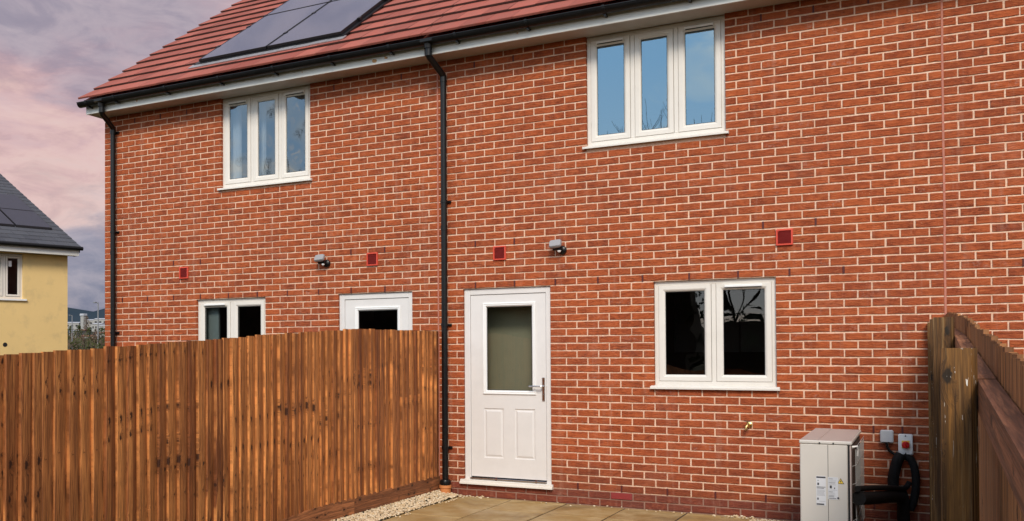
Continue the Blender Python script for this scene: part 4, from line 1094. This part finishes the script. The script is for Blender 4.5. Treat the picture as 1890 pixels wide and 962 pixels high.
bare_tree(-16.8,-21,-.8,12.5,5,'tall bare tree at the far left of the garden end');bare_tree(-9.5,-24,-.8,7.0,12,'bare tree between the tall one and the garden end pair')
def hedge(x0,x1,y,z1,label,seed):
    rd=random.Random(seed);t=thing('hedge',label,'hedge',((x0+x1)/2,y,-.8),0,'dark hedges behind the garden end fence')
    m=MB();m.box(x0+.3,x1-.3,y-.5,y+.5,-.8,z1-.45,0);m.build('stem',[BARK],t);m=MB()
    for i in range(int((x1-x0)*320)):
        p=Vector((rd.uniform(x0,x1),y+rd.uniform(-.9,.9),rd.uniform(.3,z1)+.25*math.sin(i)));L=.13;d=[Vector((rd.uniform(-1,1),rd.uniform(-1,1),rd.uniform(-1,1)))*L for _ in range(4)]
        m.face([p+d[0],p+d[1],p+d[2]],0,(rd.random(),0,0))
    m.build('foliage',[HED],t)
hedge(-24,-1.3,-19,4.3,'taller dark evergreen hedge along the garden end',1);hedge(-1.3,8,-19,2.7,'lower dark evergreen hedge along the garden end',2);hedge(8,20,-19,3.6,'dark evergreen hedge at the far right of the garden end',3)
# ------------------------------------------------------------------ world
W=bpy.data.worlds.new('World');S.world=W;W.use_nodes=True;nt=W.node_tree;nt.nodes.clear()
class WN(NT):
    def __init__(s): s.t=nt
k=WN();out=k.n('ShaderNodeOutputWorld')
SUN=Vector((.33,-.80,.66)).normalized()
el_=math.asin(SUN.z);az_=math.atan2(SUN.x,SUN.y)
sky=k.n('ShaderNodeTexSky',sky_type='NISHITA');sky.sun_disc=False;sky.sun_elevation=el_;sky.sun_rotation=az_
b1=k.n('ShaderNodeBackground');k.l(sky.outputs[0],b1.inputs[0]);b1.inputs[1].default_value=.05
D=k.n('ShaderNodeTexCoord').outputs['Generated'];sp=k.n('ShaderNodeSeparateXYZ');k.l(D,sp.inputs[0])
z=sp.outputs[2];yv=sp.outputs[1]
n1=k.noise(k.map(D,(2.6,2.6,9)),1.0,5,.55,.4);n2=k.noise(k.map(D,(9,9,26)),1.0,6,.62,.8)
zz=k.math('ADD',z,k.math('ADD',k.math('MULTIPLY',k.math('SUBTRACT',n1,.5),.30),k.math('MULTIPLY',k.math('SUBTRACT',n2,.5),.22)))
cr=k.n('ShaderNodeValToRGB');k.l(zz,cr.inputs[0]);cr.color_ramp.interpolation='B_SPLINE'
stops=[(0,'7d8199'),(.045,'8c8da2'),(.085,'a5a1b1'),(.12,'b2a6b1'),(.150,'dcc2bf'),(.185,'f0cbc2'),(.225,'dcb3b4'),(.27,'b9a3ae'),(.33,'a79cab'),(.5,'b2a9b4'),(1,'babbc8')]
while len(cr.color_ramp.elements)<len(stops): cr.color_ramp.elements.new(.5)
for e_,(p_,h_) in zip(cr.color_ramp.elements,stops): e_.position=p_;e_.color=(*lin(h_),1)
# opposite half: blue broken sky, brighter
cl=k.rng(k.noise(k.map(D,(3.5,3.5,9)),1.0,6,.6,.6),.48,.66)
crb=k.n('ShaderNodeValToRGB');k.l(z,crb.inputs[0])
for e_,(p_,c_) in zip(crb.color_ramp.elements,((0,(.66,.68,.68)),(1,(.26,.40,.62)))): e_.position=p_;e_.color=(*c_,1)
e_=crb.color_ramp.elements.new(.28);e_.color=(.34,.52,.74,1)
bl_=k.mix(cl,crb.outputs[0],(.92,.82,.72))
bl_=k.mix(1.0,bl_,(2.25,2.12,2.0),'MULTIPLY')
fb_=k.rng(k.math('ADD',yv,k.math('MULTIPLY',k.math('SUBTRACT',n1,.5),.3)),.12,-.45,0,1,True)
n3=k.noise(k.map(D,(14,14,34)),1.0,6,.6,.5);crx=k.mix(k.rng(n3,.40,.66,0,.30),cr.outputs[0],(.86,.70,.70));crx=k.mix(k.rng(n3,.50,.30,0,.28),crx,(.20,.19,.28));col=k.mix(fb_,crx,bl_)
b2=k.n('ShaderNodeBackground');k.l(col,b2.inputs[0]);b2.inputs[1].default_value=1.0
ad=k.n('ShaderNodeMixShader');ad.inputs[0].default_value=.90;k.l(b1.outputs[0],ad.inputs[1]);k.l(b2.outputs[0],ad.inputs[2]);k.l(ad.outputs[0],out.inputs[0])
sl=bpy.data.lights.new('sun','SUN');sl.energy=3.0;sl.angle=R(18);sl.color=(1,.89,.75)
so=bpy.data.objects.new('sun',sl);COL.objects.link(so);so.rotation_euler=SUN.to_track_quat('Z','Y').to_euler()
# ------------------------------------------------------------------ camera
cd=bpy.data.cameras.new('camera');co=bpy.data.objects.new('camera',cd);COL.objects.link(co);S.camera=co
cd.sensor_fit='HORIZONTAL';cd.sensor_width=36;cd.lens=1776.809/1890*36;cd.shift_x=(945-700)/1890;cd.shift_y=(624.92-481)/1890
cd.clip_end=6000;cd.clip_start=.05
yaw,pitch,roll=-.5140881,.0152425,-.0041927
f=Vector((math.sin(yaw)*math.cos(pitch),math.cos(yaw)*math.cos(pitch),math.sin(pitch)));r0=Vector((math.cos(yaw),-math.sin(yaw),0));u0=r0.cross(f)
rr=math.cos(roll)*r0+math.sin(roll)*u0;uu=-math.sin(roll)*r0+math.cos(roll)*u0
co.matrix_world=Matrix(((rr.x,uu.x,-f.x,4.21465),(rr.y,uu.y,-f.y,-9.5899),(rr.z,uu.z,-f.z,1.55558),(0,0,0,1)))
S.view_settings.view_transform='Standard';S.view_settings.look='None';S.view_settings.exposure=0;S.view_settings.gamma=1
S.render.engine='CYCLES';S.cycles.max_bounces=6;S.cycles.transparent_max_bounces=12
